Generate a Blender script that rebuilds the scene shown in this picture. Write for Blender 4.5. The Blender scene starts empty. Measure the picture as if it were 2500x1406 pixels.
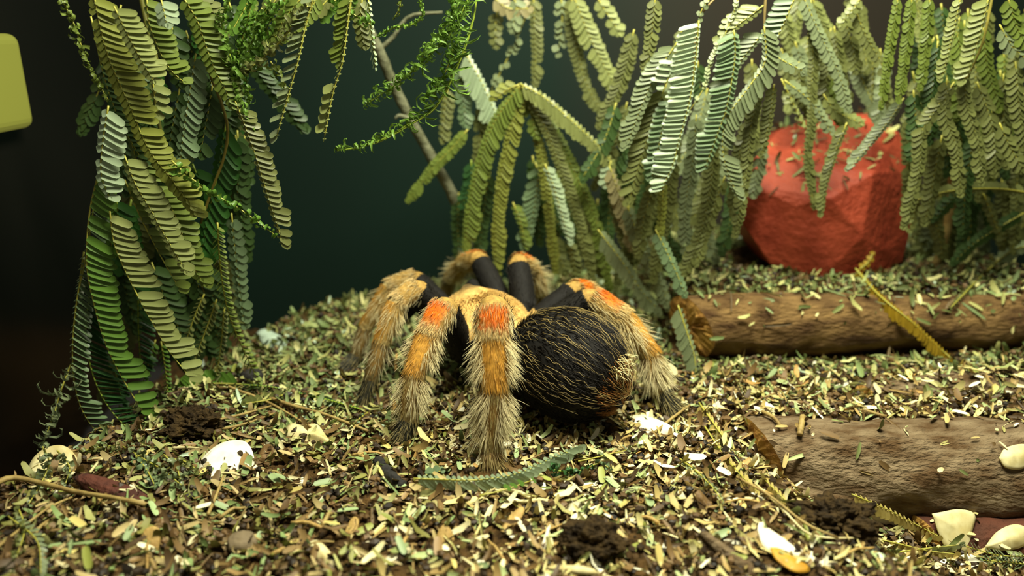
import bpy, bmesh, math, random
import numpy as np
from mathutils import Vector, Matrix, noise
from mathutils.bvhtree import BVHTree

# ------------------------------------------------------------------ camera, world, light, exposure
S = 0.01                      # the script thinks in centimetres, the scene is in metres
PITCH = math.radians(18.0)
FPX = 1944.0
CAM = np.array([0.0, 0.0, 9.0])
FW = np.array([0.0, math.cos(PITCH), -math.sin(PITCH)])
UP = np.array([0.0, math.sin(PITCH), math.cos(PITCH)])
RT = np.array([1.0, 0.0, 0.0])
scene = bpy.context.scene
COL = scene.collection
cam_d = bpy.data.cameras.new('camera')
cam = bpy.data.objects.new('camera', cam_d)
COL.objects.link(cam)
cam.location = CAM * S
cam.rotation_euler = (math.radians(90) - PITCH, 0, 0)
cam_d.sensor_width = 36
cam_d.lens = 36 * FPX / 2500
cam_d.clip_start = 0.005
cam_d.clip_end = 10
cam_d.dof.use_dof = True
cam_d.dof.focus_distance = 0.176
cam_d.dof.aperture_fstop = 11
scene.camera = cam
world = bpy.data.worlds.new('world')
scene.world = world
world.use_nodes = True
bg = world.node_tree.nodes['Background']
bg.inputs[0].default_value = (1.0, 0.93, 0.74, 1)
bg.inputs[1].default_value = 0.12


def area_light(name, loc, target, size, power, color, sy=None):
    d = bpy.data.lights.new(name, 'AREA')
    d.energy = power
    d.color = color
    d.shape = 'RECTANGLE'
    d.size = size * S
    d.size_y = (sy or size) * S
    o = bpy.data.objects.new(name, d)
    COL.objects.link(o)
    o.location = Vector(loc) * S
    v = (Vector(target) - Vector(loc))
    o.rotation_euler = v.to_track_quat('-Z', 'Y').to_euler()
    return o


area_light('hood_lamp', (4.0, 13.0, 23), (3.0, 16.0, 0), 10, 1.12, (1.0, 0.98, 0.76), 5)
area_light('rear_hood_lamp', (8.5, 22.0, 25), (9, 24, 0), 12, 0.42, (1.0, 0.98, 0.74), 6)
scene.view_settings.view_transform = 'Standard'
scene.view_settings.look = 'None'
scene.view_settings.exposure = 0.08
scene.view_settings.gamma = 1
scene.view_settings.use_curve_mapping = False
scene.cycles.max_bounces = 6
scene.cycles.diffuse_bounces = 3
scene.cycles.glossy_bounces = 2
scene.cycles.transparent_max_bounces = 4
scene.cycles.use_denoising = True

rng = np.random.default_rng(7)
random.seed(7)


# ------------------------------------------------------------------ helpers
def ray(px, py):
    return FW + RT * (px - 1250) / FPX + UP * (703 - py) / FPX


def at(px, py, Y):
    r = ray(px, py)
    return CAM + r * (Y / r[1])


def depth_of(p):
    return float(np.dot(np.asarray(p) - CAM, FW))


def lin(c):
    return tuple((x / 255 / 12.92) if x / 255 <= 0.04045 else ((x / 255 + 0.055) / 1.055) ** 2.4 for x in c)


def mat(name, color=None, rough=0.6, attr=False, spec=0.5, noise_scale=None, noise_amt=0.3, bump=0.0, bump_scale=None,
        transl=0.0, rand=0.0, color2=None, sheen=0.0, detail=6, stretch=None):
    m = bpy.data.materials.new(name)
    m.use_nodes = True
    nt = m.node_tree
    N, L = nt.nodes, nt.links
    b = N['Principled BSDF']
    b.inputs['Roughness'].default_value = rough
    b.inputs['Specular IOR Level'].default_value = spec
    if sheen:
        b.inputs['Sheen Weight'].default_value = sheen
    tc = N.new('ShaderNodeTexCoord')
    vec = tc.outputs['Object']
    if stretch:
        mp = N.new('ShaderNodeMapping')
        mp.inputs['Scale'].default_value = stretch
        L.new(vec, mp.inputs['Vector'])
        vec = mp.outputs[0]
    if attr:
        a = N.new('ShaderNodeAttribute')
        a.attribute_name = 'Col'
        out = a.outputs['Color']
    else:
        r = N.new('ShaderNodeRGB')
        r.outputs[0].default_value = (*lin(color), 1)
        out = r.outputs[0]
    if noise_scale:
        t = N.new('ShaderNodeTexNoise')
        t.inputs['Scale'].default_value = noise_scale
        t.inputs['Detail'].default_value = detail
        L.new(vec, t.inputs['Vector'])
        mr = N.new('ShaderNodeMapRange')
        mr.inputs['From Min'].default_value = 0.35
        mr.inputs['From Max'].default_value = 0.65
        L.new(t.outputs['Fac'], mr.inputs['Value'])
        mx = N.new('ShaderNodeMix')
        mx.data_type = 'RGBA'
        if color2 is not None:
            mx.blend_type = 'MIX'
            L.new(mr.outputs[0], mx.inputs['Factor'])
            L.new(out, mx.inputs['A'])
            mx.inputs['B'].default_value = (*lin(color2), 1)
        else:
            mx.blend_type = 'MULTIPLY'
            mx.inputs['Factor'].default_value = 1
            mr.inputs['To Min'].default_value = 1 - noise_amt
            mr.inputs['To Max'].default_value = 1 + noise_amt
            L.new(out, mx.inputs['A'])
            L.new(mr.outputs[0], mx.inputs['B'])
        out = mx.outputs['Result']
    if rand:
        oi = N.new('ShaderNodeObjectInfo')
        mr = N.new('ShaderNodeMapRange')
        mr.inputs['To Min'].default_value = 1 - rand
        mr.inputs['To Max'].default_value = 1 + rand
        L.new(oi.outputs['Random'], mr.inputs['Value'])
        mx = N.new('ShaderNodeMix')
        mx.data_type = 'RGBA'
        mx.blend_type = 'MULTIPLY'
        mx.inputs['Factor'].default_value = 1
        L.new(out, mx.inputs['A'])
        L.new(mr.outputs[0], mx.inputs['B'])
        out = mx.outputs['Result']
    L.new(out, b.inputs['Base Color'])
    if bump:
        t = N.new('ShaderNodeTexNoise')
        t.inputs['Scale'].default_value = bump_scale or 400
        t.inputs['Detail'].default_value = 6
        L.new(vec, t.inputs['Vector'])
        bp = N.new('ShaderNodeBump')
        bp.inputs['Strength'].default_value = bump
        bp.inputs['Distance'].default_value = 0.0016
        L.new(t.outputs['Fac'], bp.inputs['Height'])
        L.new(bp.outputs[0], b.inputs['Normal'])
    if transl:
        tr = N.new('ShaderNodeBsdfTranslucent')
        L.new(out, tr.inputs['Color'])
        ms = N.new('ShaderNodeMixShader')
        ms.inputs[0].default_value = transl
        L.new(b.outputs[0], ms.inputs[1])
        L.new(tr.outputs[0], ms.inputs[2])
        L.new(ms.outputs[0], N['Material Output'].inputs[0])
    return m


def link(o, parent=None):
    COL.objects.link(o)
    if parent is not None:
        o.parent = parent
    return o


def wloc(o):
    p = Vector((0, 0, 0))
    while o is not None:
        p += o.location
        o = o.parent
    return np.array(p) / S


def mesh_np(name, V, faces, cols=None, smooth=True):
    """V in cm; faces: list of int arrays (m,3) or (m,4)"""
    me = bpy.data.meshes.new(name)
    V = np.asarray(V, dtype=np.float64)
    me.vertices.add(len(V))
    me.vertices.foreach_set('co', (V * S).ravel())
    loops = np.concatenate([np.asarray(f).ravel() for f in faces])
    sizes = np.concatenate([np.full(len(f), np.asarray(f).shape[1]) for f in faces])
    starts = np.concatenate([[0], np.cumsum(sizes)[:-1]])
    me.loops.add(len(loops))
    me.loops.foreach_set('vertex_index', loops.astype(np.int32))
    me.polygons.add(len(sizes))
    me.polygons.foreach_set('loop_start', starts.astype(np.int32))
    me.polygons.foreach_set('loop_total', sizes.astype(np.int32))
    me.polygons.foreach_set('use_smooth', np.full(len(sizes), smooth))
    me.update(calc_edges=True)
    if cols is not None:
        a = me.color_attributes.new('Col', 'FLOAT_COLOR', 'POINT')
        c = np.ones((len(V), 4))
        c[:, :3] = cols
        a.data.foreach_set('color', c.ravel())
    return me


def obj(name, me, m, parent=None, base=None):
    """links a mesh whose vertices are in world cm; base (world cm) becomes its origin"""
    base = np.zeros(3) if base is None else np.asarray(base, float)
    if np.any(base != 0):
        n = len(me.vertices)
        a = np.empty(n * 3)
        me.vertices.foreach_get('co', a)
        a = a.reshape(-1, 3) - base * S
        me.vertices.foreach_set('co', a.ravel())
        me.update()
    if m is not None and not me.materials:
        me.materials.append(m)
    o = bpy.data.objects.new(name, me)
    link(o, parent)
    o.location = (base - (wloc(parent) if parent else 0)) * S
    return o


def thing(name, label, cat, base, group=None):
    o = bpy.data.objects.new(name, None)
    o.empty_display_size = 0.005
    link(o)
    o.location = Vector(base) * S
    return tag(o, label, cat, group)


def tag(o, label, cat, group=None):
    o['label'] = label
    o['category'] = cat
    if group:
        o['group'] = group
    return o


def unit(v):
    v = np.asarray(v, float)
    return v / np.maximum(np.linalg.norm(v, axis=-1, keepdims=True), 1e-9)


def spline(pts, n):
    """Catmull-Rom through pts (k,d) -> (n,d) evenly in arc length"""
    P = np.asarray(pts, float)
    if len(P) == 2:
        Q = P[0] + (P[1] - P[0]) * np.linspace(0, 1, 40)[:, None]
    else:
        E = np.vstack([2 * P[0] - P[1], P, 2 * P[-1] - P[-2]])
        out = []
        for i in range(1, len(E) - 2):
            t = np.linspace(0, 1, 16, endpoint=False)[:, None]
            a, b, c, d = E[i - 1], E[i], E[i + 1], E[i + 2]
            out.append(0.5 * (2 * b + (c - a) * t + (2 * a - 5 * b + 4 * c - d) * t ** 2 + (3 * b - a - 3 * c + d) * t ** 3))
        out.append(P[-1:])
        Q = np.vstack(out)
    s = np.concatenate([[0], np.cumsum(np.linalg.norm(np.diff(Q[:, :2], axis=0), axis=1))])
    t = np.linspace(0, s[-1], n)
    return np.stack([np.interp(t, s, Q[:, k]) for k in range(P.shape[1])], axis=1)


def tubes(P, R, sides=3):
    """P (n,k,3), R (n,k) -> verts, faces (closed at the tip by tiny radius)"""
    n, k, _ = P.shape
    T = unit(np.gradient(P, axis=1))
    ref = np.where(np.abs(T[:, :1, 2:3]) < 0.85, np.array([0, 0, 1.0]), np.array([0, 1.0, 0]))
    A = unit(np.cross(T, np.broadcast_to(ref, T.shape)))
    B = np.cross(T, A)
    ang = np.arange(sides) * 2 * math.pi / sides
    V = P[:, :, None] + R[:, :, None, None] * (A[:, :, None] * np.cos(ang)[None, None, :, None] + B[:, :, None] * np.sin(ang)[None, None, :, None])
    V = V.reshape(-1, 3)
    i = np.arange(n)[:, None, None] * k * sides
    j = np.arange(k - 1)[None, :, None] * sides
    s = np.arange(sides)[None, None, :]
    s2 = (s + 1) % sides
    F = np.stack([i + j + s, i + j + s2, i + j + sides + s2, i + j + sides + s], axis=-1).reshape(-1, 4)
    return V, F


def tube_caps(V, F, n, k, sides):
    a = [[b * k * sides + s for s in range(sides)][::-1] for b in range(n)]
    c = [[b * k * sides + (k - 1) * sides + s for s in range(sides)] for b in range(n)]
    return np.array(a + c)


# leaflet templates: x along the length 0..1, y width -.5..0.5, z out of plane
def leaf_template(stations, fold=0.04, bend=0.08, curl=0.0):
    V = [(0, 0, 0)]
    for t, w in stations:
        for sgn in (-1, 0, 1):
            V.append((t, sgn * w * 0.5, (abs(sgn) * fold)))
    V.append((1, 0, 0))
    V = np.array(V, float)
    if curl:
        th = V[:, 0] * curl
        V2 = V.copy()
        V2[:, 0] = np.sin(th) / curl
        V2[:, 2] = V[:, 2] + (1 - np.cos(th)) / curl
        V = V2
    else:
        V[:, 2] -= bend * V[:, 0] ** 2
    k = len(stations)
    tris = [(0, 2, 1), (0, 3, 2)]
    quads = []
    for i in range(k - 1):
        a = 1 + i * 3
        quads += [(a, a + 1, a + 4, a + 3), (a + 1, a + 2, a + 5, a + 4)]
    e = 1 + 3 * k
    a = 1 + (k - 1) * 3
    tris += [(a, a + 1, e), (a + 1, a + 2, e)]
    return V, np.array(tris), np.array(quads)


ST4 = [(0.04, 0.7), (0.2, 0.98), (0.65, 1.0), (0.9, 0.82), (0.975, 0.45)]
ST3 = [(0.1, 0.7), (0.5, 1.0), (0.9, 0.6)]
T_FLAT = leaf_template(ST4)
T_CURL = leaf_template([(0.1, 0.7), (0.35, 1), (0.6, 1), (0.85, 0.7)], curl=3.4)
T_LIT = leaf_template(ST3, bend=0.12)
T_LIT2 = leaf_template(ST3, curl=1.3)


def batch(T, O, D, Nn, L, W):
    V, tr, q = T
    D = unit(D)
    B = unit(np.cross(Nn, D))
    Nn = np.cross(D, B)
    n = len(O)
    X = O[:, None] + D[:, None] * (V[None, :, 0:1] * L[:, None, None]) + B[:, None] * (V[None, :, 1:2] * W[:, None, None]) + Nn[:, None] * (V[None, :, 2:3] * L[:, None, None])
    off = (np.arange(n) * len(V))[:, None, None]
    return X.reshape(-1, 3), (tr[None] + off).reshape(-1, 3), (q[None] + off).reshape(-1, 4)


def join_batches(name, parts, smooth=True):
    """parts: list of (V, [faces...], cols)"""
    off = 0
    VV, FF, CC = [], [], []
    for V, fs, c in parts:
        VV.append(V)
        FF += [f + off for f in fs]
        CC.append(c)
        off += len(V)
    return mesh_np(name, np.vstack(VV), FF, np.vstack(CC), smooth)


# ------------------------------------------------------------------ materials
M = {}
M['soil'] = mat('soil', (74, 54, 26), 0.95, noise_scale=350, noise_amt=0.6, bump=1.0, bump_scale=900, spec=0.2)
M['litter'] = mat('dry_litter', attr=True, rough=0.6, spec=0.4)
M['leaf'] = mat('leaflet_attr', attr=True, rough=0.42, spec=0.45, transl=0.22)
M['stem'] = mat('stem_attr', attr=True, rough=0.5)
M['hair'] = mat('hair', attr=True, rough=0.45, spec=0.3)
M['body'] = mat('spider_body', attr=True, rough=0.75, spec=0.2, noise_scale=900, noise_amt=0.25)
M['bark'] = mat('bark', (132, 104, 62), 0.9, noise_scale=260, color2=(70, 48, 24), stretch=(0.35, 1, 1), bump=1.0, bump_scale=1100, spec=0.25)
M['bark_grey'] = mat('grey_bark', (138, 120, 92), 0.9, noise_scale=300, stretch=(0.45, 1, 1), color2=(86, 64, 38), bump=1.0, bump_scale=1100, spec=0.25)
M['bark_red'] = mat('red_bark', (92, 48, 28), 0.9, noise_scale=200, color2=(66, 34, 16), bump=0.9, bump_scale=500)
M['cutwood'] = mat('cut_wood', (196, 152, 72), 0.85, noise_scale=250, color2=(140, 96, 36), bump=0.6, bump_scale=500)
M['rock'] = mat('red_rock', (168, 72, 46), 0.6, noise_scale=70, color2=(138, 52, 32), bump=0.5, bump_scale=500, spec=0.3)
M['shell'] = mat('shell', (250, 246, 226), 0.5, noise_scale=300, color2=(236, 226, 190))
M['shell_blue'] = mat('bluish_shell', (190, 210, 190), 0.5, noise_scale=300, color2=(160, 180, 160))
M['cream'] = mat('cream_chip', (226, 216, 164), 0.6, noise_scale=300, color2=(196, 180, 120))
M['tan'] = mat('tan_chip', (190, 160, 92), 0.7, noise_scale=400, color2=(150, 118, 58), bump=0.5)
M['yellow'] = mat('yellow_leaf', (206, 160, 40), 0.6, noise_scale=300, color2=(180, 128, 24), transl=0.15)
M['maroon'] = mat('maroon_bark', (92, 44, 26), 0.85, noise_scale=300, color2=(64, 28, 16), bump=0.8, bump_scale=700)
M['brownleaf'] = mat('brown_leaf', (122, 94, 50), 0.7, noise_scale=300, color2=(92, 66, 30), bump=0.4)
M['clump'] = mat('soil_clump', (70, 54, 28), 0.95, noise_scale=500, color2=(34, 25, 12), bump=1, bump_scale=900, spec=0.2)
M['pebble'] = mat('pebble', (128, 112, 84), 0.8, noise_scale=300, color2=(100, 86, 62), bump=0.3)
M['charcoal'] = mat('charcoal', (34, 32, 28), 0.85, noise_scale=500, color2=(18, 16, 14), bump=0.8)
M['twig'] = mat('twig', (168, 146, 84), 0.7, noise_scale=400, color2=(130, 106, 56))
M['branch'] = mat('branch_grey', (118, 120, 92), 0.8, noise_scale=250, color2=(88, 90, 62), bump=0.6)


def wall_mat(name, c1, c2, rough, spec, split):
    m = mat(name, c1, rough, spec=spec, noise_scale=6, noise_amt=0.35, detail=2)
    nt = m.node_tree
    N, L = nt.nodes, nt.links
    tc = next(n for n in N if n.type == 'TEX_COORD')
    sx = N.new('ShaderNodeSeparateXYZ')
    L.new(tc.outputs['Object'], sx.inputs[0])
    mr = N.new('ShaderNodeMapRange')
    mr.inputs['From Min'].default_value = split[0]
    mr.inputs['From Max'].default_value = split[1]
    L.new(sx.outputs[0], mr.inputs['Value'])
    mx = N.new('ShaderNodeMix')
    mx.data_type = 'RGBA'
    L.new(mr.outputs[0], mx.inputs['Factor'])
    rgb = next(n for n in N if n.type == 'RGB')
    old = rgb.outputs[0].links[0].to_socket
    L.new(rgb.outputs[0], mx.inputs['A'])
    mx.inputs['B'].default_value = (*lin(c2), 1)
    L.new(mx.outputs['Result'], old)
    return m


M['wall'] = wall_mat('green_brown_wall', (2, 26, 17), (38, 33, 24), 0.7, 0.3, (-0.01, 0.06))  # green on the left blends to brown on the right
M['wall_left'] = mat('dark_left_glass', (14, 13, 10), 0.2, spec=0.9, noise_scale=8, noise_amt=0.3)


# ------------------------------------------------------------------ setting: ground, walls
def sstep(a, b, x):
    t = np.clip((x - a) / (b - a), 0, 1)
    return t * t * (3 - 2 * t)


EDGE = np.array([(-11.6, 8), (-10.9, 13.5), (-10.2, 15.5), (-9.6, 18), (-7.9, 22.4), (-6.0, 25.6), (-2.5, 28.0), (3, 29.5), (20, 31)])


def smooth_noise(x, y, sc, seed):
    r = np.random.default_rng(seed)
    z = np.zeros_like(x)
    for _ in range(7):
        a = r.uniform(0, 2 * math.pi)
        f = sc * r.uniform(0.6, 1.6)
        z += np.sin((x * math.cos(a) + y * math.sin(a)) * f + r.uniform(0, 6.28))
    return z / 4


def ground_z(x, y):
    x = np.asarray(x, float)
    y = np.asarray(y, float)
    z = 0.13 * smooth_noise(x, y, 1.3, 1) + 0.07 * smooth_noise(x, y, 3.5, 2)
    # hollow under the abdomen, heap at the rear left
    z = z + 0.35 * np.exp(-((x + 6.0) ** 2 / 4 + (y - 23.5) ** 2 / 5)) + 0.25 * np.exp(-((x + 7.2) ** 2 / 3 + (y - 18.3) ** 2 / 2))
    # shelf behind the upper log
    sh = sstep(4.6, 5.4, x) * sstep(21.4, 22.4, y)
    z = z * (1 - 0.6 * sh) + 1.72 * sh
    # step between the logs
    st = sstep(4.2, 5.5, x) * sstep(16.8, 17.6, y) * (1 - sh)
    z = z + 0.1 * st
    # valley at the front right
    nx, ny = 4.2, 2.0
    nn = math.hypot(nx, ny)
    d = ((x - 4.4) * nx + (y - 17.0) * ny) / nn * 1.0
    val = sstep(-0.6, 2.6, d) * (1 - sstep(15.9, 17.3, y))
    z = z - 1.75 * val
    # the mound falls off towards the left and back walls
    ex = np.interp(y, EDGE[:7, 1], EDGE[:7, 0])
    ey = np.interp(x, EDGE[:, 0], EDGE[:, 1])
    e = np.minimum(x - ex, (ey - y) * 0.8)
    z = z - 3.2 * (1 - sstep(-1.6, 0.25, e))
    return z


gx = np.arange(-13, 16.01, 0.09)
gy = np.arange(8.0, 32.01, 0.09)
GX, GY = np.meshgrid(gx, gy)
GZ = ground_z(GX, GY)
GZ = GZ + rng.normal(0, 0.03, GZ.shape) + 0.05 * smooth_noise(GX, GY, 9, 5)
nxg, nyg = len(gx), len(gy)
idx = np.arange(nxg * nyg).reshape(nyg, nxg)
F = np.stack([idx[:-1, :-1], idx[:-1, 1:], idx[1:, 1:], idx[1:, :-1]], -1).reshape(-1, 4)
GV = np.stack([GX.ravel(), GY.ravel(), GZ.ravel()], 1)
floor = obj('floor', mesh_np('floor', GV, [F]), M['soil'])
floor['kind'] = 'structure'


def box(name, lo, hi, m, parent=None, bev=0.0):
    lo, hi = np.array(lo, float), np.array(hi, float)
    c = (lo + hi) / 2
    bm = bmesh.new()
    bmesh.ops.create_cube(bm, size=1)
    for v in bm.verts:
        v.co = Vector((v.co.x * (hi - lo)[0], v.co.y * (hi - lo)[1], v.co.z * (hi - lo)[2])) * S
    if bev:
        bmesh.ops.bevel(bm, geom=bm.edges[:], offset=bev * S, segments=4, profile=0.5, affect='EDGES')
    me = bpy.data.meshes.new(name)
    bm.to_mesh(me)
    bm.free()
    me.materials.append(m)
    o = bpy.data.objects.new(name, me)
    link(o, parent)
    o.location = (c - (wloc(parent) if parent else 0)) * S
    return o


for nm, lo, hi, mm in (('wall_back', (-13.5, 32, -5), (18.5, 32.6, 30), M['wall']),
                       ('wall_left', (-13.9, 6, -5), (-13.3, 32.6, 30), M['wall_left']),
                       ('wall_right', (18, 6, -5), (18.6, 32.6, 30), M['wall'])):
    w = box(nm, lo, hi, mm)
    w['kind'] = 'structure'

gl = bpy.data.materials.new('yellow_reflection')  # reflection in the left glass, built as an added glowing panel
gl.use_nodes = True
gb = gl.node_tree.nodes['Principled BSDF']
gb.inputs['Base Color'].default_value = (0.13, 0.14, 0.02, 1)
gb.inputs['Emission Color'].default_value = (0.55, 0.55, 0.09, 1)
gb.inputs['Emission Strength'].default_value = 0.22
pn = box('reflection_panel', (-13.3, 19.0, 6.5), (-12.75, 21.7, 8.9), gl, bev=0.26)
tag(pn, 'yellow-green reflection on the dark left wall, built as a small glowing panel', 'light')


# ------------------------------------------------------------------ logs
def log(name, P, R, label, m, base_seed, cut_at=0, sides=56, n=170, rough=0.075):
    Q = spline(np.hstack([np.array(P, float), np.array(R, float)[:, None]]), n)
    C, Rr = Q[:, :3], Q[:, 3]
    T = unit(np.gradient(C, axis=0))
    upv = np.array([0, 0, 1.0])
    A = unit(np.cross(T, np.broadcast_to(upv, T.shape)))
    B = np.cross(A, T)
    ang = np.linspace(0, 2 * math.pi, sides, endpoint=False)
    V = np.zeros((n, sides, 3))
    for i in range(n):
        for j in range(sides):
            a = ang[j]
            d = A[i] * math.cos(a) + B[i] * math.sin(a)
            p = C[i] + d * Rr[i]
            f = noise.fractal(Vector((p * np.array([0.5, 1, 1]) * 1.5)) + Vector((base_seed, 0, 0)), 0.75, 2.1, 6)
            g = noise.noise(Vector(p * 0.5) + Vector((0, base_seed, 3)))
            V[i, j] = C[i] + d * (Rr[i] * (1 + rough * 1.4 * g) + rough * Rr[i] * f)
    for i in range(10):
        V[i, :, 0] += (1 - i / 10) ** 2 * (0.45 * (C[i, 1] - V[i, :, 1]) - 0.25 * (V[i, :, 2] - C[i, 2]))
    base = C[0] * 1.0
    VV = V.reshape(-1, 3)
    i = np.arange(n - 1)[:, None] * sides
    j = np.arange(sides)[None]
    j2 = (j + 1) % sides
    F = np.stack([i + j, i + j2, i + sides + j2, i + sides + j], -1).reshape(-1, 4)
    t = thing(name, label, 'log', base)
    obj('bark', mesh_np('bark', VV, [F[:, ::-1]]), m, t, base)
    # the sawn or broken end, slightly rough
    for e, nm in ((0, 'cut_end'), (n - 1, 'cut_end')):
        rings = []
        for r in (1.0, 0.75, 0.5, 0.25):
            ring = C[e] + (V[e] - C[e]) * r
            ring = ring + T[e] * (rng.normal(0, 0.03, sides) * (r < 1))[:, None] + T[e] * (0.0 if r == 1 else (-0.05 if e == 0 else 0.05))
            rings.append(ring)
        X = np.vstack(rings + [C[e][None]])
        fs = []
        for k in range(3):
            for q in range(sides):
                q2 = (q + 1) % sides
                fs.append((k * sides + q, k * sides + q2, (k + 1) * sides + q2, (k + 1) * sides + q))
        tr = [(3 * sides + q, 3 * sides + (q + 1) % sides, 4 * sides) for q in range(sides)]
        obj('cut_end', mesh_np(nm, X, [np.array(fs), np.array(tr)], smooth=False), M['cutwood'], t, C[e])
    return t, VV, F


LOGS = []
LOGS.append(log('upper_log', [(5.1, 21.3, 0.92), (8, 21.6, 0.92), (12, 21.9, 0.85), (17.5, 22.2, 0.85)], [0.86, 0.90, 0.80, 0.78],
                'upper brown log lying across the shelf in front of the red rock', M['bark'], 3))
LOGS.append(log('lower_log', [(5.9, 16.9, -0.86), (8, 16.7, -0.9), (11, 16.4, -0.88), (17.5, 16.2, -0.8)], [1.06, 1.14, 1.24, 1.3],
                'lower grey-brown log with a yellow sawn end, below the litter step', M['bark_grey'], 9))
LOGS.append(log('bottom_log', [(9.3, 15.3, -1.9), (12, 14.9, -1.85), (17, 14.6, -1.8)], [0.5, 0.72, 0.8],
                'reddish dark log half buried under the lower log at the edge', M['bark_red'], 21))
LOGS.append(log('half_buried_log', [(9.2, 18.7, -0.1), (12, 18.9, -0.05), (17, 19.2, 0.05)], [0.35, 0.62, 0.7],
                'greyish half buried log between the two larger logs', M['bark_grey'], 33))

# ------------------------------------------------------------------ red rock
RP = [(1840, 440, 24.6), (1850, 375, 25.2), (1905, 315, 26.6), (1990, 288, 27.4), (2120, 275, 27.4), (2195, 325, 26.8),
      (2236, 420, 26.0), (2238, 500, 25.5), (2205, 640, 24.6), (2135, 684, 23.8), (2005, 680, 23.5), (1880, 645, 24.0), (1812, 545, 24.4),
      (1838, 455, 24.2), (1942, 503, 23.55), (2026, 484, 23.3), (2132, 425, 23.8), (2108, 575, 23.25), (1965, 335, 26.2), (2090, 350, 25.6)]
bm = bmesh.new()
for p in RP:
    bm.verts.new(Vector(at(*p)))
for p in RP[:13]:
    q = at(*p)
    bm.verts.new(Vector((q[0] * 0.98 + 0.15, q[1] + 1.6, max(q[2] * 0.93, 1.2))))
r = bmesh.ops.convex_hull(bm, input=bm.verts[:])
bmesh.ops.delete(bm, geom=[v for v in bm.verts if not v.link_faces], context='VERTS')
bmesh.ops.dissolve_limit(bm, angle_limit=math.radians(7), verts=bm.verts[:], edges=bm.edges[:])
bmesh.ops.bevel(bm, geom=bm.edges[:], offset=0.05, segments=2, profile=0.6, affect='EDGES')
bmesh.ops.triangulate(bm, faces=bm.faces[:])
bmesh.ops.subdivide_edges(bm, edges=[e for e in bm.edges if e.calc_length() > 0.5], cuts=4, use_grid_fill=True)
for v in bm.verts:
    v.co += v.normal * 0.035 * noise.fractal(v.co * 0.9, 0.9, 2, 4)
RV = np.array([v.co[:] for v in bm.verts])
bm.faces.ensure_lookup_table()
RF = [tuple(v.index for v in f.verts) for f in bm.faces]
bm.verts.index_update()
RF = [tuple(v.index for v in f.verts) for f in bm.faces]
bm.free()
me = bpy.data.meshes.new('red_rock')
rb = np.array(at(2030, 682, 24.5))
rb[2] = 1.6
me.from_pydata([tuple((v - rb) * S) for v in RV], [], RF)
me.materials.append(M['rock'])
for p in me.polygons:
    p.use_smooth = False
rock = bpy.data.objects.new('red_rock', me)
link(rock)
rock.location = Vector(rb) * S
tag(rock, 'angular brick-red rock standing behind the upper log', 'rock')

# ------------------------------------------------------------------ surface lookup (ground, logs, rock)
bv_v = [Vector(v) for v in GV]
bv_f = [tuple(int(a) for a in f) for f in np.stack([idx[:-1, :-1], idx[:-1, 1:], idx[1:, 1:], idx[1:, :-1]], -1).reshape(-1, 4)]
own = [0] * len(bv_f)
off = len(bv_v)
for k, (t, VV, FFl) in enumerate(LOGS):
    bv_v += [Vector(v) for v in VV]
    bv_f += [tuple(int(a) + off for a in f) for f in FFl]
    own += [1 + k] * len(FFl)
    off += len(VV)
bv_v += [Vector(v) for v in RV]
bv_f += [tuple(a + off for a in f) for f in RF]
own += [9] * len(RF)
BVH = BVHTree.FromPolygons(bv_v, bv_f)
CAMV = Vector(CAM)


def hit_px(px, py):
    r = Vector(ray(px, py))
    loc, n, i, d = BVH.ray_cast(CAMV, r.normalized())
    if loc is None:
        return hit_px(px, py + 25) if py < 1300 else None
    if n.dot(r) > 0:
        n = -n
    return np.array(loc), np.array(n), own[i]


def drop(x, y):
    loc, n, i, d = BVH.ray_cast(Vector((x, y, 12)), Vector((0, 0, -1)))
    if loc is None:
        return None
    if n.z < 0:
        n = -n
    return np.array(loc), np.array(n), own[i]

# ------------------------------------------------------------------ litter
def palette(rows):
    c = np.array([lin(r[:3]) for r in rows])
    w = np.array([r[3] for r in rows], float)
    return c, w / w.sum()


PAL_MAIN = palette([(200, 188, 124, 4), (222, 212, 160, 4), (176, 156, 96, 4), (146, 122, 70, 4), (156, 150, 88, 3), (118, 128, 72, 2),
                    (166, 180, 120, 2), (104, 80, 42, 4), (74, 56, 30, 4), (180, 140, 74, 0.5), (240, 236, 206, 1.2)])
PAL_LEFT = palette([(120, 118, 56, 3), (150, 150, 90, 3), (132, 108, 64, 4), (106, 84, 48, 4), (84, 64, 36, 3), (170, 152, 102, 3), (120, 140, 84, 3), (206, 196, 150, 1)])
PAL_GREEN = palette([(112, 130, 76, 4), (140, 150, 92, 3), (160, 160, 96, 3), (90, 100, 50, 3), (84, 66, 30, 3), (196, 192, 130, 1.5), (180, 200, 170, 0.6)])


def pick(pal, n):
    c = pal[0][rng.choice(len(pal[0]), n, p=pal[1])]
    return c * rng.uniform(0.8, 1.2, (n, 1))


def zone(x, y):
    x += random.gauss(0, 0.7)
    y += random.gauss(0, 0.8)
    if x > 4.8 and y > 21.5 or y > 19.5 or (x < -3.5 and y > 16.5):
        return 2
    if x < -2.0 and y < 16.8:
        return 1
    return 0


def scatter(n, xr, yr, yexp=1.0):
    out = []
    tries = 0
    while len(out) < n and tries < n * 6:
        tries += 1
        y = yr[0] + (yr[1] - yr[0]) * random.random() ** yexp
        x = random.uniform(*xr)
        # stay near the view cone
        if abs(x) > 0.70 * y * 1.0 + 2.2:
            continue
        h = drop(x, y)
        if h is None or h[0][2] < -2.6:
            continue
        if y < 15.5 and noise.noise(Vector((x * 0.55, y * 0.55, 4.2))) > 0.12 and random.random() < 0.55:
            continue
        if 1 <= h[2] <= 4 and random.random() > {1: 0.10, 2: 0.06, 3: 0.15, 4: 0.6}[h[2]]:
            continue
        if h[2] == 9 and (random.random() > 0.09 or h[1][2] < 0.4):
            continue
        out.append((h[0], h[1], zone(x, y)))
    return out


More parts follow.
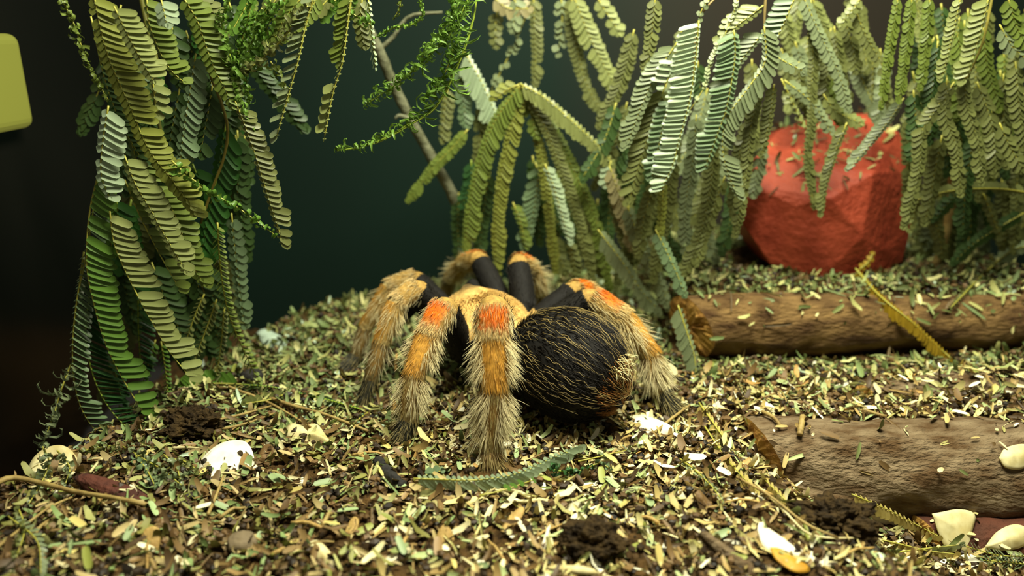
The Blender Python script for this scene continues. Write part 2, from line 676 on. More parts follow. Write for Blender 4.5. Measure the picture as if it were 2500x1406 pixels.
def leaf_params(hits, lmin, lmax, ratio=(0.2, 0.36), tilt=0.26):
    n = len(hits)
    O = np.array([h[0] for h in hits])
    N0 = np.array([h[1] for h in hits])
    z = np.array([h[2] for h in hits])
    Nn = unit(N0 + rng.normal(0, tilt, (n, 3)))
    a = rng.uniform(0, 2 * math.pi, n)
    D = np.stack([np.cos(a), np.sin(a), rng.normal(0, 0.15, n)], 1)
    D = unit(D - Nn * np.sum(D * Nn, 1, keepdims=True))
    L = rng.uniform(lmin, lmax, n)
    W = L * rng.uniform(*ratio, n)
    C = np.zeros((n, 3))
    for k, pal in enumerate((PAL_MAIN, PAL_LEFT, PAL_GREEN)):
        m = z == k
        C[m] = pick(pal, int(m.sum()))
    O = O - D * L[:, None] * 0.5 + N0 * rng.uniform(0.0, 0.16, n)[:, None]
    return O, D, Nn, L, W, C


parts = []
for (n, lmin, lmax, ratio, T) in ((16000, 0.2, 0.46, (0.2, 0.36), T_LIT), (5000, 0.25, 0.6, (0.16, 0.34), T_LIT2), (5000, 0.3, 0.85, (0.06, 0.14), T_LIT),
                                  (9000, 0.05, 0.16, (0.4, 0.9), T_LIT2)):
    h = scatter(n, (-12, 16), (9.5, 30.5), 0.85)
    O, D, Nn, L, W, C = leaf_params(h, lmin, lmax, ratio)
    V, tr, q = batch(T, O, D, Nn, L, W)
    parts.append((V, [tr, q], np.repeat(C, len(T[0]), 0)))
lo = obj('leaf_litter', join_batches('leaf_litter', parts), M['litter'])
lo['kind'] = 'stuff'
tag(lo, 'loose carpet of dry leaflets and chips covering the ground', 'leaf litter')

# soil crumbs
h = scatter(9000, (-12, 16), (9.5, 26), 1.1)
ico = bmesh.new()
bmesh.ops.create_icosphere(ico, subdivisions=1, radius=1)
IV = np.array([v.co[:] for v in ico.verts])
IF = np.array([[v.index for v in f.verts] for f in ico.faces])
ico.free()
h = [a for a in h if abs(a[0][0] - 0) < 99 and drop(a[0][0], a[0][1])[2] == 0]
n = len(h)
O = np.array([a[0] for a in h])
sz = rng.uniform(0.03, 0.10, n)
O = O + np.array([0, 0, 1.0]) * rng.uniform(0, 0.14, (n, 1))
V = O[:, None] + (IV[None] * (1 + rng.normal(0, 0.25, (n, len(IV), 1)))) * sz[:, None, None]
Fc = (IF[None] + (np.arange(n) * len(IV))[:, None, None]).reshape(-1, 3)
cc = palette([(84, 62, 32, 3), (50, 36, 18, 4), (110, 84, 48, 2), (34, 26, 16, 2)])
C = np.repeat(pick(cc, n), len(IV), 0)
so = obj('soil_crumbs', mesh_np('soil_crumbs', V.reshape(-1, 3), [Fc], C, False), M['litter'], floor)
so['kind'] = 'stuff'

# individual leaflets lying on top in the foreground
def place_words(px, py):
    if py < 1010:
        return 'on the slope behind the left legs' if px < 1000 else ('beside the rear feet' if px < 1700 else 'on the step between the two large logs')
    if px < 700:
        return 'near the large white shell' if py < 1260 else 'in the litter below the large white shell'
    if px < 1250:
        return 'just in front of the left legs' if py < 1260 else 'in the foreground left of the round soil clump'
    if px < 1800:
        return 'between the abdomen and the brown bark strip' if py < 1260 else 'around the round dark soil clump'
    return 'at the foot of the lower log'


LEAFM = {}
kinds = [('straw-yellow', (214, 196, 116)), ('pale cream', (244, 236, 196)), ('grey-green', (150, 170, 118)), ('brown', (136, 108, 62)), ('olive', (140, 146, 66))]
protos = []
for nm, c in kinds:
    m = mat('leaflet_' + nm.replace('-', '_').replace(' ', '_'), c, 0.55, rand=0.25, transl=0.08)
    V, tr, q = leaf_template(ST4, fold=0.05, bend=0.1)
    me = mesh_np('fallen_leaflet', V * np.array([0.36, 0.115, 0.36]), [tr, q])
    me.materials.append(m)
    protos.append((me, nm))
cnt = 0
while cnt < 290:
    px = random.uniform(60, 2480)
    py = random.uniform(1010, 1400) if random.random() < 0.85 else random.uniform(880, 1010)
    hh = hit_px(px, py)
    if hh is None or hh[2] in (1, 2, 3, 9) or hh[0][2] < -2.2:
        continue
    P0, N0, _ = hh
    k = random.choices(range(5), (3, 3, 2, 2, 2))[0]
    me, nm = protos[k]
    o = bpy.data.objects.new('fallen_leaflet', me)
    link(o)
    nv = Vector(unit(N0 + rng.normal(0, 0.22, 3)))
    rot = nv.to_track_quat('Z', 'Y').to_matrix().to_4x4() @ Matrix.Rotation(random.uniform(0, 6.28), 4, 'Z')
    s = random.uniform(0.65, 1.25)
    o.matrix_world = Matrix.Translation(Vector(P0 + N0 * 0.12) * S) @ rot @ Matrix.Diagonal((s, s * random.uniform(0.8, 1.3), s, 1))
    pw = place_words(px, py)
    tag(o, 'loose %s leaflet lying %s' % (nm, pw), 'leaflet', 'loose %s leaflets %s' % (nm, pw))
    cnt += 1


# ------------------------------------------------------------------ hand-placed debris
def shard(name, label, cat, poly, m, dome=0.25, thick=0.05, lift=0.08, up=0.0, wob=0.03, parent=None):
    """a curved chip: outline given where it lies on the surface, tilted plane, real thickness"""
    P2 = np.array(poly, float)
    c = P2.mean(0)
    hh = hit_px(*c)
    base = hh[0]
    nrm = unit(hh[1] * (1 - up) + np.array([0, -1.0, 0.25]) * up + np.array([0, -0.15, 0.3]))
    ctr = base + np.array([0, 0, lift])
    pts = []
    for p in spline(np.vstack([P2, P2[:1]]), 41)[:-1]:
        r = ray(*p)
        t = np.dot(ctr - CAM, nrm) / np.dot(r, nrm)
        pts.append(CAM + r * t)
    pts = np.array(pts)
    C = pts.mean(0)
    rad = np.mean(np.linalg.norm(pts - C, axis=1))
    rings = [1.0, 0.8, 0.55, 0.28]
    V = []
    for r in rings:
        q = C + (pts - C) * r + nrm * (dome * rad * (1 - r * r))
        q = q + nrm * (wob * rad * np.sin(np.linspace(0, 12.56, len(q), endpoint=False) + r * 3))[:, None]
        V.append(q)
    V.append((C + nrm * dome * rad)[None])
    top = np.vstack(V)
    bot = top - nrm * thick
    n = len(pts)
    fs, tr = [], []
    nb = len(top)
    for k in range(3):
        for i in range(n):
            j = (i + 1) % n
            a = (k * n + i, k * n + j, (k + 1) * n + j, (k + 1) * n + i)
            fs.append(a)
            fs.append(tuple(x + nb for x in a[::-1]))
    for i in range(n):
        j = (i + 1) % n
        tr.append((3 * n + i, 3 * n + j, 4 * n))
        tr.append((3 * n + j + nb, 3 * n + i + nb, 4 * n + nb))
        fs.append((j, i, i + nb, j + nb))
    o = obj(name, mesh_np(name, np.vstack([top, bot]), [np.array(fs), np.array(tr)]), m, parent, base)
    if parent is None:
        tag(o, label, cat)
    return o


shard('shell_fragment', 'large round white shell fragment in the litter left of the tarantula', 'shell',
      [(479, 1200), (484, 1140), (505, 1105), (545, 1080), (592, 1076), (614, 1096), (622, 1140), (606, 1190), (560, 1225), (500, 1238)], M['shell'], 0.22, 0.04, 0.15, 0.45)
shard('shell_fragment', 'bright white shell fragment behind the abdomen and right rear foot', 'shell',
      [(1528, 1032), (1560, 1017), (1600, 1022), (1645, 1046), (1625, 1066), (1595, 1082), (1562, 1068), (1545, 1050)], M['shell'], 0.25, 0.04, 0.12, 0.2)
shard('shell_fragment', 'bluish white shell fragment at the foot of the rear heap', 'shell',
      [(626, 812), (645, 802), (690, 822), (728, 852), (718, 872), (680, 868), (645, 845)], M['shell_blue'], 0.25, 0.04, 0.15, 0.3)
shard('shell_fragment', 'small bluish chip under the tip of a hanging frond', 'shell',
      [(470, 912), (478, 882), (494, 876), (498, 905), (490, 926), (474, 928)], M['shell_blue'], 0.2, 0.03, 0.1, 0.5)
shard('shell_fragment', 'upright cream shell piece leaning on the lower log', 'shell',
      [(2277, 1254), (2300, 1250), (2345, 1243), (2380, 1256), (2373, 1300), (2364, 1350), (2315, 1340), (2292, 1300)], M['cream'], 0.15, 0.05, 0.25, 0.85)
shard('shell_fragment', 'bright white flat shell piece beside the dark soil clump', 'shell',
      [(2068, 1222), (2085, 1208), (2150, 1245), (2212, 1283), (2160, 1300), (2112, 1300), (2090, 1262)], M['shell'], 0.12, 0.05, 0.15, 0.25)
shard('shell_fragment', 'pale shell piece under green leaflets at the lower right edge', 'shell',
      [(2405, 1335), (2435, 1298), (2475, 1280), (2508, 1292), (2505, 1330), (2450, 1345)], M['cream'], 0.3, 0.04, 0.1, 0.4)
shard('shell_fragment', 'long bright white strip beside the yellow leaf at the bottom', 'shell',
      [(1850, 1290), (1882, 1290), (1900, 1318), (1960, 1338), (2020, 1362), (2082, 1400), (2060, 1412), (2000, 1400), (1930, 1362), (1868, 1338)], M['shell'], 0.06, 0.06, 0.15, 0.2)
shard('shell_fragment', 'flat white shell piece at the bottom below the cream upright piece', 'shell',
      [(2290, 1384), (2330, 1362), (2365, 1352), (2400, 1370), (2440, 1396), (2360, 1396)], M['shell'], 0.1, 0.05, 0.12, 0.15)
shard('shell_fragment', 'curved pale shell half covered by grey-green litter at the left wall', 'shell',
      [(66, 1165), (74, 1125), (104, 1096), (150, 1088), (182, 1108), (196, 1150), (150, 1180), (90, 1188)], M['cream'], 0.1, 0.04, 0.0, 0.5, 0.08)
shard('shell_fragment', 'narrow white chip beside the maroon bark strip', 'shell',
      [(120, 1218), (140, 1192), (180, 1190), (206, 1201), (168, 1212), (150, 1226)], M['shell'], 0.15, 0.03, 0.12, 0.2)
shard('wood_sliver', 'long cream wood sliver lying at the bottom edge', 'wood chip',
      [(1184, 1366), (1215, 1360), (1262, 1376), (1330, 1378), (1420, 1382), (1460, 1394), (1440, 1402), (1330, 1396), (1240, 1388), (1200, 1384)], M['cream'], 0.06, 0.06, 0.15, 0.2)
shard('yellow_leaf', 'yellow dead leaf under the long white strip', 'leaf',
      [(1880, 1336), (1905, 1338), (1950, 1362), (1978, 1392), (1940, 1394), (1895, 1366)], M['yellow'], 0.1, 0.02, 0.17, 0.2)
shard('bark_strip', 'maroon bark strip lying on the litter behind the pale twig', 'bark',
      [(178, 1166), (205, 1155), (260, 1166), (330, 1192), (378, 1222), (384, 1250), (340, 1258), (262, 1230), (205, 1195)], M['maroon'], 0.25, 0.12, 0.12, 0.25)
shard('dry_leaf', 'crumpled pale dry leaf near the left side legs', 'leaf',
      [(690, 1060), (706, 1030), (745, 1036), (775, 1038), (802, 1072), (826, 1090), (760, 1096), (710, 1082)], M['cream'], 0.3, 0.02, 0.12, 0.3, 0.12)
shard('dry_leaf', 'brown dry leaf standing behind the large white shell', 'leaf',
      [(624, 1120), (640, 1090), (662, 1085), (676, 1112), (668, 1150), (640, 1156), (626, 1140)], M['brownleaf'], 0.2, 0.02, 0.12, 0.5, 0.15)
shard('wood_chip', 'flat tan wood chip standing in the foreground litter', 'wood chip',
      [(335, 1345), (345, 1302), (372, 1284), (390, 1296), (386, 1340), (372, 1362), (345, 1362)], M['tan'], 0.1, 0.05, 0.2, 0.6)
shard('wood_chip', 'slanting narrow tan chip left of the fallen green frond', 'wood chip',
      [(828, 1330), (845, 1290), (862, 1262), (876, 1270), (868, 1300), (846, 1334)], M['tan'], 0.1, 0.04, 0.15, 0.5)
shard('wood_chip', 'pointed cream chip left of the slanting narrow tan chip', 'wood chip',
      [(752, 1325), (775, 1318), (805, 1345), (824, 1378), (800, 1384), (768, 1358)], M['cream'], 0.2, 0.04, 0.15, 0.4)
shard('wood_chip', 'tan chip standing among small pieces below the fallen frond', 'wood chip',
      [(1060, 1345), (1066, 1306), (1085, 1280), (1105, 1300), (1108, 1335), (1090, 1352)], M['tan'], 0.2, 0.04, 0.15, 0.6)
shard('wood_chip', 'orange-tan splinter below the fallen green frond', 'wood chip',
      [(1218, 1300), (1232, 1270), (1270, 1238), (1280, 1246), (1262, 1278), (1230, 1302)], M['tan'], 0.15, 0.04, 0.15, 0.4)
shard('seed_pod', 'broken pale yellow pod on top of the lower log at the edge', 'seed pod',
      [(2440, 1118), (2455, 1094), (2490, 1084), (2510, 1092), (2506, 1140), (2460, 1142)], M['cream'], 0.25, 0.05, 0.15, 0.4)
shard('bark_strip', 'grey bark strip in front of the lower log beside the soil clump', 'bark',
      [(1880, 1186), (1915, 1180), (1990, 1196), (2090, 1214), (2070, 1240), (1980, 1240), (1915, 1222)], M['bark_grey'], 0.3, 0.1, 0.15, 0.3)
shard('bark_strip', 'brown bark strip slanting to the bottom edge right of centre', 'bark',
      [(1705, 1302), (1725, 1296), (1780, 1335), (1850, 1385), (1870, 1412), (1820, 1410), (1750, 1350)], M['bark_grey'], 0.25, 0.08, 0.15, 0.3)
shard('dry_leaf', 'dark brown dry leaf on the slope beside the beaded frond', 'leaf',
      [(1690, 1200), (1705, 1192), (1745, 1240), (1760, 1266), (1730, 1262), (1700, 1232)], M['brownleaf'], 0.2, 0.02, 0.14, 0.3, 0.1)


def lump(name, label, cat, px, py, rx, ry, rz, m, amp=0.35, sub=4, sink=0.25, freq=1.2):
    h = hit_px(px, py)
    base = h[0]
    bm = bmesh.new()
    bmesh.ops.create_icosphere(bm, subdivisions=sub, radius=1)
    sd = Vector((px * 0.013, py * 0.017, 0))
    for v in bm.verts:
        f = noise.fractal(v.co * freq + sd, 0.7, 2.1, 6)
        g = 1 + amp * f
        v.co = Vector((v.co.x * rx * g, v.co.y * ry * g, v.co.z * rz * g + rz * (1 - sink))) * S
    me = bpy.data.meshes.new(name)
    bm.to_mesh(me)
    bm.free()
    for p in me.polygons:
        p.use_smooth = amp < 0.2
    me.materials.append(m)
    o = bpy.data.objects.new(name, me)
    link(o)
    o.location = Vector(base - np.array([0, 0, 0.05])) * S
    return tag(o, label, cat)


lump('soil_clump', 'dark crumbly soil clump under the hanging left fronds', 'soil clump', 475, 1060, 0.62, 0.5, 0.40, M['clump'], 0.45, 5, 0.3, 2.2)
lump('soil_clump', 'dark fibrous soil clump in front of the lower log', 'soil clump', 2035, 1300, 0.75, 0.6, 0.42, M['clump'], 0.45, 5, 0.3, 2.2)
lump('soil_clump', 'round dark soil clump at the bottom right of centre', 'soil clump', 1440, 1345, 0.52, 0.42, 0.36, M['clump'], 0.35, 5, 0.3, 2)
lump('pebble', 'smooth grey-brown pebble in the left foreground litter', 'pebble', 592, 1338, 0.27, 0.25, 0.2, M['pebble'], 0.12, 4, 0.2)
lump('pebble', 'small dark pebble beside the round soil clump', 'pebble', 1492, 1272, 0.13, 0.12, 0.1, M['charcoal'], 0.15, 3, 0.2)
lump('pebble', 'dark pebble under the heap at the foot of the left fronds', 'pebble', 615, 925, 0.3, 0.25, 0.18, M['charcoal'], 0.2, 3, 0.2)


def stick(name, label, cat, pts, wpx, m, lift=0.12, taper=0.7, sides=7, parent=None, Ys=None, n=18):
    Q = spline(np.array(pts, float), n)
    P = []
    for i, q in enumerate(Q):
        if Ys is not None:
            P.append(at(q[0], q[1], Ys[0] + (Ys[1] - Ys[0]) * i / (n - 1)))
            continue
        h = hit_px(*q)
        if h is None or (P and np.linalg.norm(h[0] - P[-1]) > 2.5):
            P.append(P[-1] + (P[-1] - P[-2]) if len(P) > 1 else at(q[0], q[1], 16))
        else:
            P.append(h[0] + np.array([0, -0.02, lift]))
    P = np.array(P)
    for _ in range(3):
        P[1:-1] = (P[:-2] + 2 * P[1:-1] + P[2:]) / 4
    r0 = wpx / 2 * depth_of(P[0]) / FPX
    R = r0 * np.linspace(1, taper, n) * (1 + rng.normal(0, 0.06, n))
    V, F = tubes(P[None], R[None], sides)
    cap = tube_caps(V, F, 1, n, sides)
    base = P[0]
    o = obj(name, mesh_np(name, V, [F, cap]), m, parent, base)
    if parent is None:
        tag(o, label, cat)
    return o


stick('twig', 'long pale twig across the left foreground', 'twig', [(-20, 1180), (60, 1202), (120, 1216), (190, 1236), (280, 1250), (362, 1268)], 15, M['twig'], 0.35)
stick('twig', 'thin twig slanting up from the lower left corner', 'twig', [(-10, 1372), (80, 1300), (130, 1262), (185, 1238)], 9, M['twig'], 0.25)
stick('twig', 'short straw standing in front of the large white shell', 'twig', [(512, 1282), (530, 1240), (550, 1186)], 9, M['twig'], 0.25)
stick('charred_twig', 'short black charred twig in front of the left legs', 'twig', [(924, 1135), (950, 1165), (985, 1196)], 30, M['charcoal'], 0.1, 0.8)
stick('straw', 'thin white straw behind the large white shell', 'straw', [(425, 1107), (460, 1106), (496, 1108)], 7, M['cream'], 0.15)
stick('straw', 'long tan straw beside the dark clump, upper of the pair', 'straw', [(520, 1046), (590, 1030), (665, 1008)], 7, M['twig'], 0.2)
stick('straw', 'long tan straw beside the dark clump, lower of the pair', 'straw', [(545, 1062), (610, 1046), (672, 1022)], 7, M['twig'], 0.16)
stick('straw', 'tan straw crossing the white shell piece by the right rear foot', 'straw', [(1598, 1078), (1630, 1050), (1682, 1010)], 9, M['twig'], 0.25)
stick('straw', 'brown twig running between litter and legs on the left', 'straw', [(640, 980), (720, 1008), (800, 1030), (900, 1070)], 9, M['twig'], 0.2)
stick('straw', 'thin twig on the left slope below the legs', 'straw', [(560, 960), (660, 1000), (760, 1060)], 7, M['twig'], 0.2)
stick('straw', 'straw across the bottom right litter', 'straw', [(1795, 1195), (1880, 1245), (1960, 1310), (2040, 1345)], 7, M['twig'], 0.3)
stick('straw', 'second straw across the bottom right litter, nearer the clump', 'straw', [(1840, 1205), (1920, 1282), (1975, 1335), (2100, 1340)], 6, M['cream'], 0.25)
stick('peeled_twig', 'short peeled tan twig lying on the upper face of the lower log', 'twig', [(1958, 1028), (1950, 1072)], 16, M['twig'], 0.12, 0.9)
stick('peeled_twig', 'thin peeled twig hanging over the lower log near its sawn end', 'twig', [(1860, 1015), (1888, 1030), (1902, 1048)], 10, M['twig'], 0.12, 0.8)

nst = 0
while nst < 60:
    px, py = random.uniform(30, 2470), random.uniform(930, 1390)
    hh = hit_px(px, py)
    if hh is None or hh[2] != 0 or hh[0][2] < -2.2:
        continue
    a = random.uniform(0, 3.14)
    Lh = random.uniform(0.35, 0.9)
    P = []
    for s in np.linspace(-0.5, 0.5, 6):
        x, y = hh[0][0] + math.cos(a) * Lh * s, hh[0][1] + math.sin(a) * Lh * s
        d = drop(x, y)
        P.append(np.array([x, y, (d[0][2] if d else hh[0][2]) * 0.5 + hh[0][2] * 0.5 + 0.12 + 0.05 * math.cos(s * 4)]))
    P = np.array(P)
    n = 6
    V, F = tubes(P[None], np.full((1, 6), random.uniform(0.02, 0.05)) * np.linspace(1, 0.7, 6)[None], 5)
    o = obj('straw', mesh_np('straw', V, [F, tube_caps(V, F, 1, 6, 5)]), random.choice([M['twig'], M['cream'], M['tan']]), None, hh[0])
    pw = place_words(px, py)
    tag(o, 'short loose straw lying %s' % pw, 'straw', 'short straws %s' % pw)
    nst += 1

# ------------------------------------------------------------------ tarantula
HEAD = unit(np.array([-0.72, 0.68, 0.10]))
LEGS = {  # coxa, trochanter/femur start, knee, patella end, tibia end, metatarsus end, tarsus tip   (px, py, Y)
    'L1': [(1135, 790, 20.3), (1110, 775, 20.4), (1012, 678, 21.0), (950, 700, 20.7), (893, 800, 20.4), (868, 868, 20.2), (838, 918, 19.8)],
    'L2': [(1140, 815, 19.7), (1115, 800, 19.7), (1015, 702, 19.4), (968, 738, 19.0), (930, 838, 18.6), (905, 925, 18.3), (884, 985, 18.1)],
    'L3': [(1165, 850, 19.0), (1135, 868, 18.7), (1083, 748, 17.7), (1046, 818, 17.2), (1010, 918, 16.7), (998, 1025, 16.4), (978, 1086, 16.2)],
    'L4': [(1215, 850, 18.5), (1222, 840, 18.0), (1204, 752, 16.1), (1202, 822, 15.75), (1208, 950, 15.35), (1198, 1100, 15.15), (1200, 1150, 15.05)],
    'R1': [(1215, 775, 20.6), (1232, 755, 20.9), (1170, 634, 22.4), (1136, 640, 23.0), (1100, 680, 24.2), (1085, 720, 25.0), (1075, 750, 25.4)],
    'R2': [(1240, 790, 20.1), (1280, 760, 20.4), (1265, 642, 21.5), (1292, 652, 22.1), (1318, 712, 23.0), (1330, 755, 23.6), (1338, 780, 23.9)],
    'R3': [(1262, 800, 19.5), (1300, 790, 19.6), (1402, 708, 20.2), (1440, 712, 20.6), (1505, 765, 21.3), (1545, 808, 21.9), (1570, 835, 22.2)],
    'R4': [(1275, 820, 19.0), (1310, 810, 18.9), (1446, 728, 18.9), (1520, 775, 18.6), (1590, 868, 18.2), (1612, 955, 17.9), (1646, 1022, 17.6)],
}
RAD = [0.30, 0.36, 0.35, 0.30, 0.26, 0.21, 0.17]
BC = {'black': lin((20, 18, 15)), 'orange': lin((204, 100, 6)), 'tan': lin((158, 126, 64)), 'gold': lin((188, 138, 54)), 'brown': lin((126, 98, 50)),
      'grey': lin((52, 50, 36)), 'cream': lin((216, 194, 132)), 'carapace': lin((196, 160, 92)), 'white': lin((246, 236, 184)), 'pale': lin((198, 180, 118))}
BC = {k: np.array(v) for k, v in BC.items()}


def seg_shape(A, B, r0, r1, kind):
    n = 12
    t = np.linspace(0, 1, n)
    P = A + (B - A) * t[:, None]
    bulge = 0.12 * np.sin(math.pi * t)
    R = (r0 + (r1 - r0) * t) * (0.92 + bulge)
    R[0] *= 0.86
    R[-1] *= 0.9
    return P, R


bm = bmesh.new()


def add_tube_bm(P, R, sides=16):
    V, F = tubes(P[None], R[None], sides)
    k = len(P)
    vs = [bm.verts.new(Vector(v)) for v in V]
    for f in F:
        bm.faces.new([vs[i] for i in f])
    for e, d in ((0, -1), (k - 1, 1)):
        T = unit(P[1] - P[0]) if e == 0 else unit(P[-1] - P[-2])
        ring = [vs[e * sides + s] for s in range(sides)]
        ring2 = [bm.verts.new(Vector(P[e] + (np.array(v.co) - P[e]) * 0.6 + T * d * R[e] * 0.55)) for v in ring]
        tip = bm.verts.new(Vector(P[e] + T * d * R[e] * 0.75))
        for s in range(sides):
            s2 = (s + 1) % sides
            bm.faces.new([ring[s], ring[s2], ring2[s2], ring2[s]])
            bm.faces.new([ring2[s], ring2[s2], tip])


SEGS = []  # (A,B,r0,r1,kind,legname, dorsal)
BODYC = at(1190, 800, 19.5)
for nm, J in LEGS.items():
    Pj = [at(*j) for j in J]
    Pj[-1][2] = float(ground_z(Pj[-1][0], Pj[-1][1])) + 0.12
    k = {'L4': 1.08, 'L3': 0.98, 'R4': 0.98, 'R3': 0.9, 'L2': 0.84, 'L1': 0.8, 'R1': 0.92, 'R2': 0.95}[nm]
    for i in range(6):
        A, B = Pj[i], Pj[i + 1]
        r0, r1 = RAD[i] * k, RAD[i + 1] * k
        kind = ('coxa', 'femur', 'patella', 'tibia', 'metatarsus', 'tarsus')[i]
        out = Pj[2] - BODYC
        out[2] = 0
        dv = unit(out) * 0.8 + np.array([0, 0, 0.75])
        ax = unit(B - A)
        dv = unit(dv - ax * np.dot(dv, ax))
        SEGS.append((A, B, r0, r1, kind, nm, dv))
        P, R = seg_shape(A, B, r0, r1, kind)
        add_tube_bm(P, R)


def frame(d):
    d = unit(d)
    s = unit(np.cross(d, np.array([0, 0, 1.0])))
    u = np.cross(s, d)
    return d, s, u


def ellipsoid(C, d, a, b, c, fn=None):
    d, s, u = frame(d)
    b2 = bmesh.new()
    bmesh.ops.create_uvsphere(b2, u_segments=40, v_segments=24, radius=1)
    vs = {}
    for v in b2.verts:
        x, y, z = v.co
        x, y, z = (z, x, y)
        if fn:
            x, y, z = fn(x, y, z)
        vs[v.index] = bm.verts.new(Vector(C + d * x * a + s * y * b + u * z * c))
    for f in b2.faces:
        bm.faces.new([vs[v.index] for v in f.verts])
    b2.free()


CAR_C = at(1186, 778, 19.4)
CAR_D = unit(np.array([-0.70, 0.66, 0.10]))


def car_fn(x, y, z):
    w = 1.0 - 0.18 * max(x, 0) ** 2
    if z > 0:
        z = z * (1.0 + 0.25 * math.exp(-((x - 0.55) / 0.3) ** 2 - (y / 0.4) ** 2))
        z -= 0.18 * math.exp(-((x + 0.15) / 0.12) ** 2 - (y / 0.25) ** 2)
        z -= 0.05 * (0.5 + 0.5 * math.cos(6 * math.atan2(y, x + 0.15)))
    return x, y * w, z


ellipsoid(CAR_C, CAR_D, 1.26, 1.08, 0.68, car_fn)
ABD_C = at(1384, 886, 17.45)
ABD_D = unit(np.array([0.80, -0.56, -0.20]))
AA, AB = 1.56, 1.29


def abd_fn(x, y, z):
    w = 1.0 + 0.10 * x - 0.06 * x * x
    return x, y * w, z * w


ellipsoid(ABD_C, ABD_D, AA, AB, AB, abd_fn)
ped = (CAR_C - CAR_D * 0.9, ABD_C - ABD_D * 1.2)
add_tube_bm(np.linspace(ped[0], ped[1], 6), np.full(6, 0.32))
# chelicerae and pedipalps at the far side of the head
d, s, u = frame(CAR_D)
for sg in (-1, 1):
    A = CAR_C + d * 0.95 + s * sg * 0.24 - u * 0.1
    add_tube_bm(np.linspace(A, A + d * 0.55 - u * 0.25, 6), np.array([0.26, 0.3, 0.3, 0.27, 0.22, 0.16]))
    A = CAR_C + d * 0.7 + s * sg * 0.6 - u * 0.2
    K = A + d * 0.9 + s * sg * 0.45 + u * 0.35
    E = K + d * 0.7 + s * sg * 0.2 - u * 0.9
    add_tube_bm(np.vstack([np.linspace(A, K, 6), np.linspace(K, E, 7)[1:]]), np.full(12, 0.2))
# eye tubercle
ellipsoid(CAR_C + d * 0.72 + u * 0.60, CAR_D, 0.16, 0.2, 0.12)
# spinnerets
d, s, u = frame(ABD_D)
for sg in (-1, 1):
    A = ABD_C + ABD_D * 1.5 - u * 0.25 + s * sg * 0.15
    add_tube_bm(np.linspace(A, A + ABD_D * 0.2 + s * sg * 0.12, 5), np.array([0.11, 0.1, 0.09, 0.08, 0.05]))
me = bpy.data.meshes.new('body_raw')
for v in bm.verts:
    v.co *= S
bm.to_mesh(me)
bm.free()
tmp = bpy.data.objects.new('tmp', me)
COL.objects.link(tmp)
md = tmp.modifiers.new('r', 'REMESH')
md.mode = 'VOXEL'
md.voxel_size = 0.0004
ms = tmp.modifiers.new('s', 'SMOOTH')
ms.factor = 0.5
ms.iterations = 3
dg = bpy.context.evaluated_depsgraph_get()
ev = tmp.evaluated_get(dg)
body_me = bpy.data.meshes.new_from_object(ev)
bpy.data.objects.remove(tmp)
n = len(body_me.vertices)
co = np.empty(n * 3)
body_me.vertices.foreach_get('co', co)
co = co.reshape(-1, 3) / S
best = np.full(n, 1e9)
colr = np.tile(BC['black'], (n, 1))


def seg_color(kind, t, dd, leg):
    c = np.tile(BC['black'], (len(t), 1))
    if kind == 'femur':
        c[t > 0.93] = BC['tan']
    if kind == 'patella':
        c[:] = BC['tan']
        if leg not in ('L1', 'L2'):
            f = (np.clip((dd - 0.45) / 0.4, 0, 1) * np.clip((0.85 - t) / 0.3, 0, 1))[:, None]
            c[:] = c * (1 - f) + BC['orange'] * f
        c[t > 0.85] = BC['cream']
    elif kind == 'tibia':
        c[:] = BC['tan']
        f = np.clip((dd + 0.1) / 0.8, 0, 1)[:, None]
        c[:] = c * (1 - f) + BC['gold'] * f
        c[t > 0.9] = BC['cream']
    elif kind == 'metatarsus':
        c[:] = BC['brown']
    elif kind == 'tarsus':
        c[:] = BC['grey']
    return c


for (A, B, r0, r1, kind, nm, dv) in SEGS:
    ab = B - A
    L2 = np.dot(ab, ab)
    t = np.clip(((co - A) @ ab) / L2, 0, 1)
    q = A + t[:, None] * ab
    r = np.linalg.norm(co - q, axis=1) - (r0 + (r1 - r0) * t)
    m_ = r < best
    dd = np.sum(unit(co - q) * dv, axis=1)
    c = seg_color(kind, t, dd, nm)
    colr[m_] = c[m_]
    best = np.where(m_, r, best)
d, s, u = frame(ABD_D)
xa = (co - ABD_C) @ d / AA
wa = 1.0 + 0.10 * xa - 0.06 * xa * xa
ra = np.sqrt(xa ** 2 + (((co - ABD_C) @ s) / (AB * wa)) ** 2 + (((co - ABD_C) @ u) / (AB * wa)) ** 2)
colr[(ra < 1.15) & (np.abs(ra - 1) * 1.3 < np.maximum(best, 0) + 0.03)] = BC['black']
d, s, u = frame(CAR_D)
loc = np.stack([(co - CAR_C) @ d / 1.18, (co - CAR_C) @ s / 1.0, (co - CAR_C) @ u / 0.65], 1)
inC = (np.linalg.norm(loc, axis=1) < 1.28) & (loc[:, 2] > -0.15) & (best > -0.12)
ang = np.arctan2(loc[:, 1], loc[:, 0] + 0.15)
gro = 0.5 + 0.5 * np.cos(7 * ang)
rr = np.hypot(loc[:, 0], loc[:, 1])
cc = BC['carapace'] * (0.72 + 0.35 * (1 - gro * np.clip(1 - rr, 0, 1)))[:, None]
eye = np.exp(-((loc[:, 0] - 0.6) / 0.2) ** 2 - (loc[:, 1] / 0.4) ** 2)
cc = cc * (1 - 0.85 * eye[:, None]) + BC['black'] * 0.85 * eye[:, None]
colr[inC] = cc[inC]
a = body_me.color_attributes.new('Col', 'FLOAT_COLOR', 'POINT')
c4 = np.ones((n, 4))
c4[:, :3] = colr
a.data.foreach_set('color', c4.ravel())
body_me.polygons.foreach_set('use_smooth', np.ones(len(body_me.polygons), bool))
body_me.materials.clear()
tbase = np.array([ABD_C[0] * 0.5 + CAR_C[0] * 0.5, 18.4, 0.1])
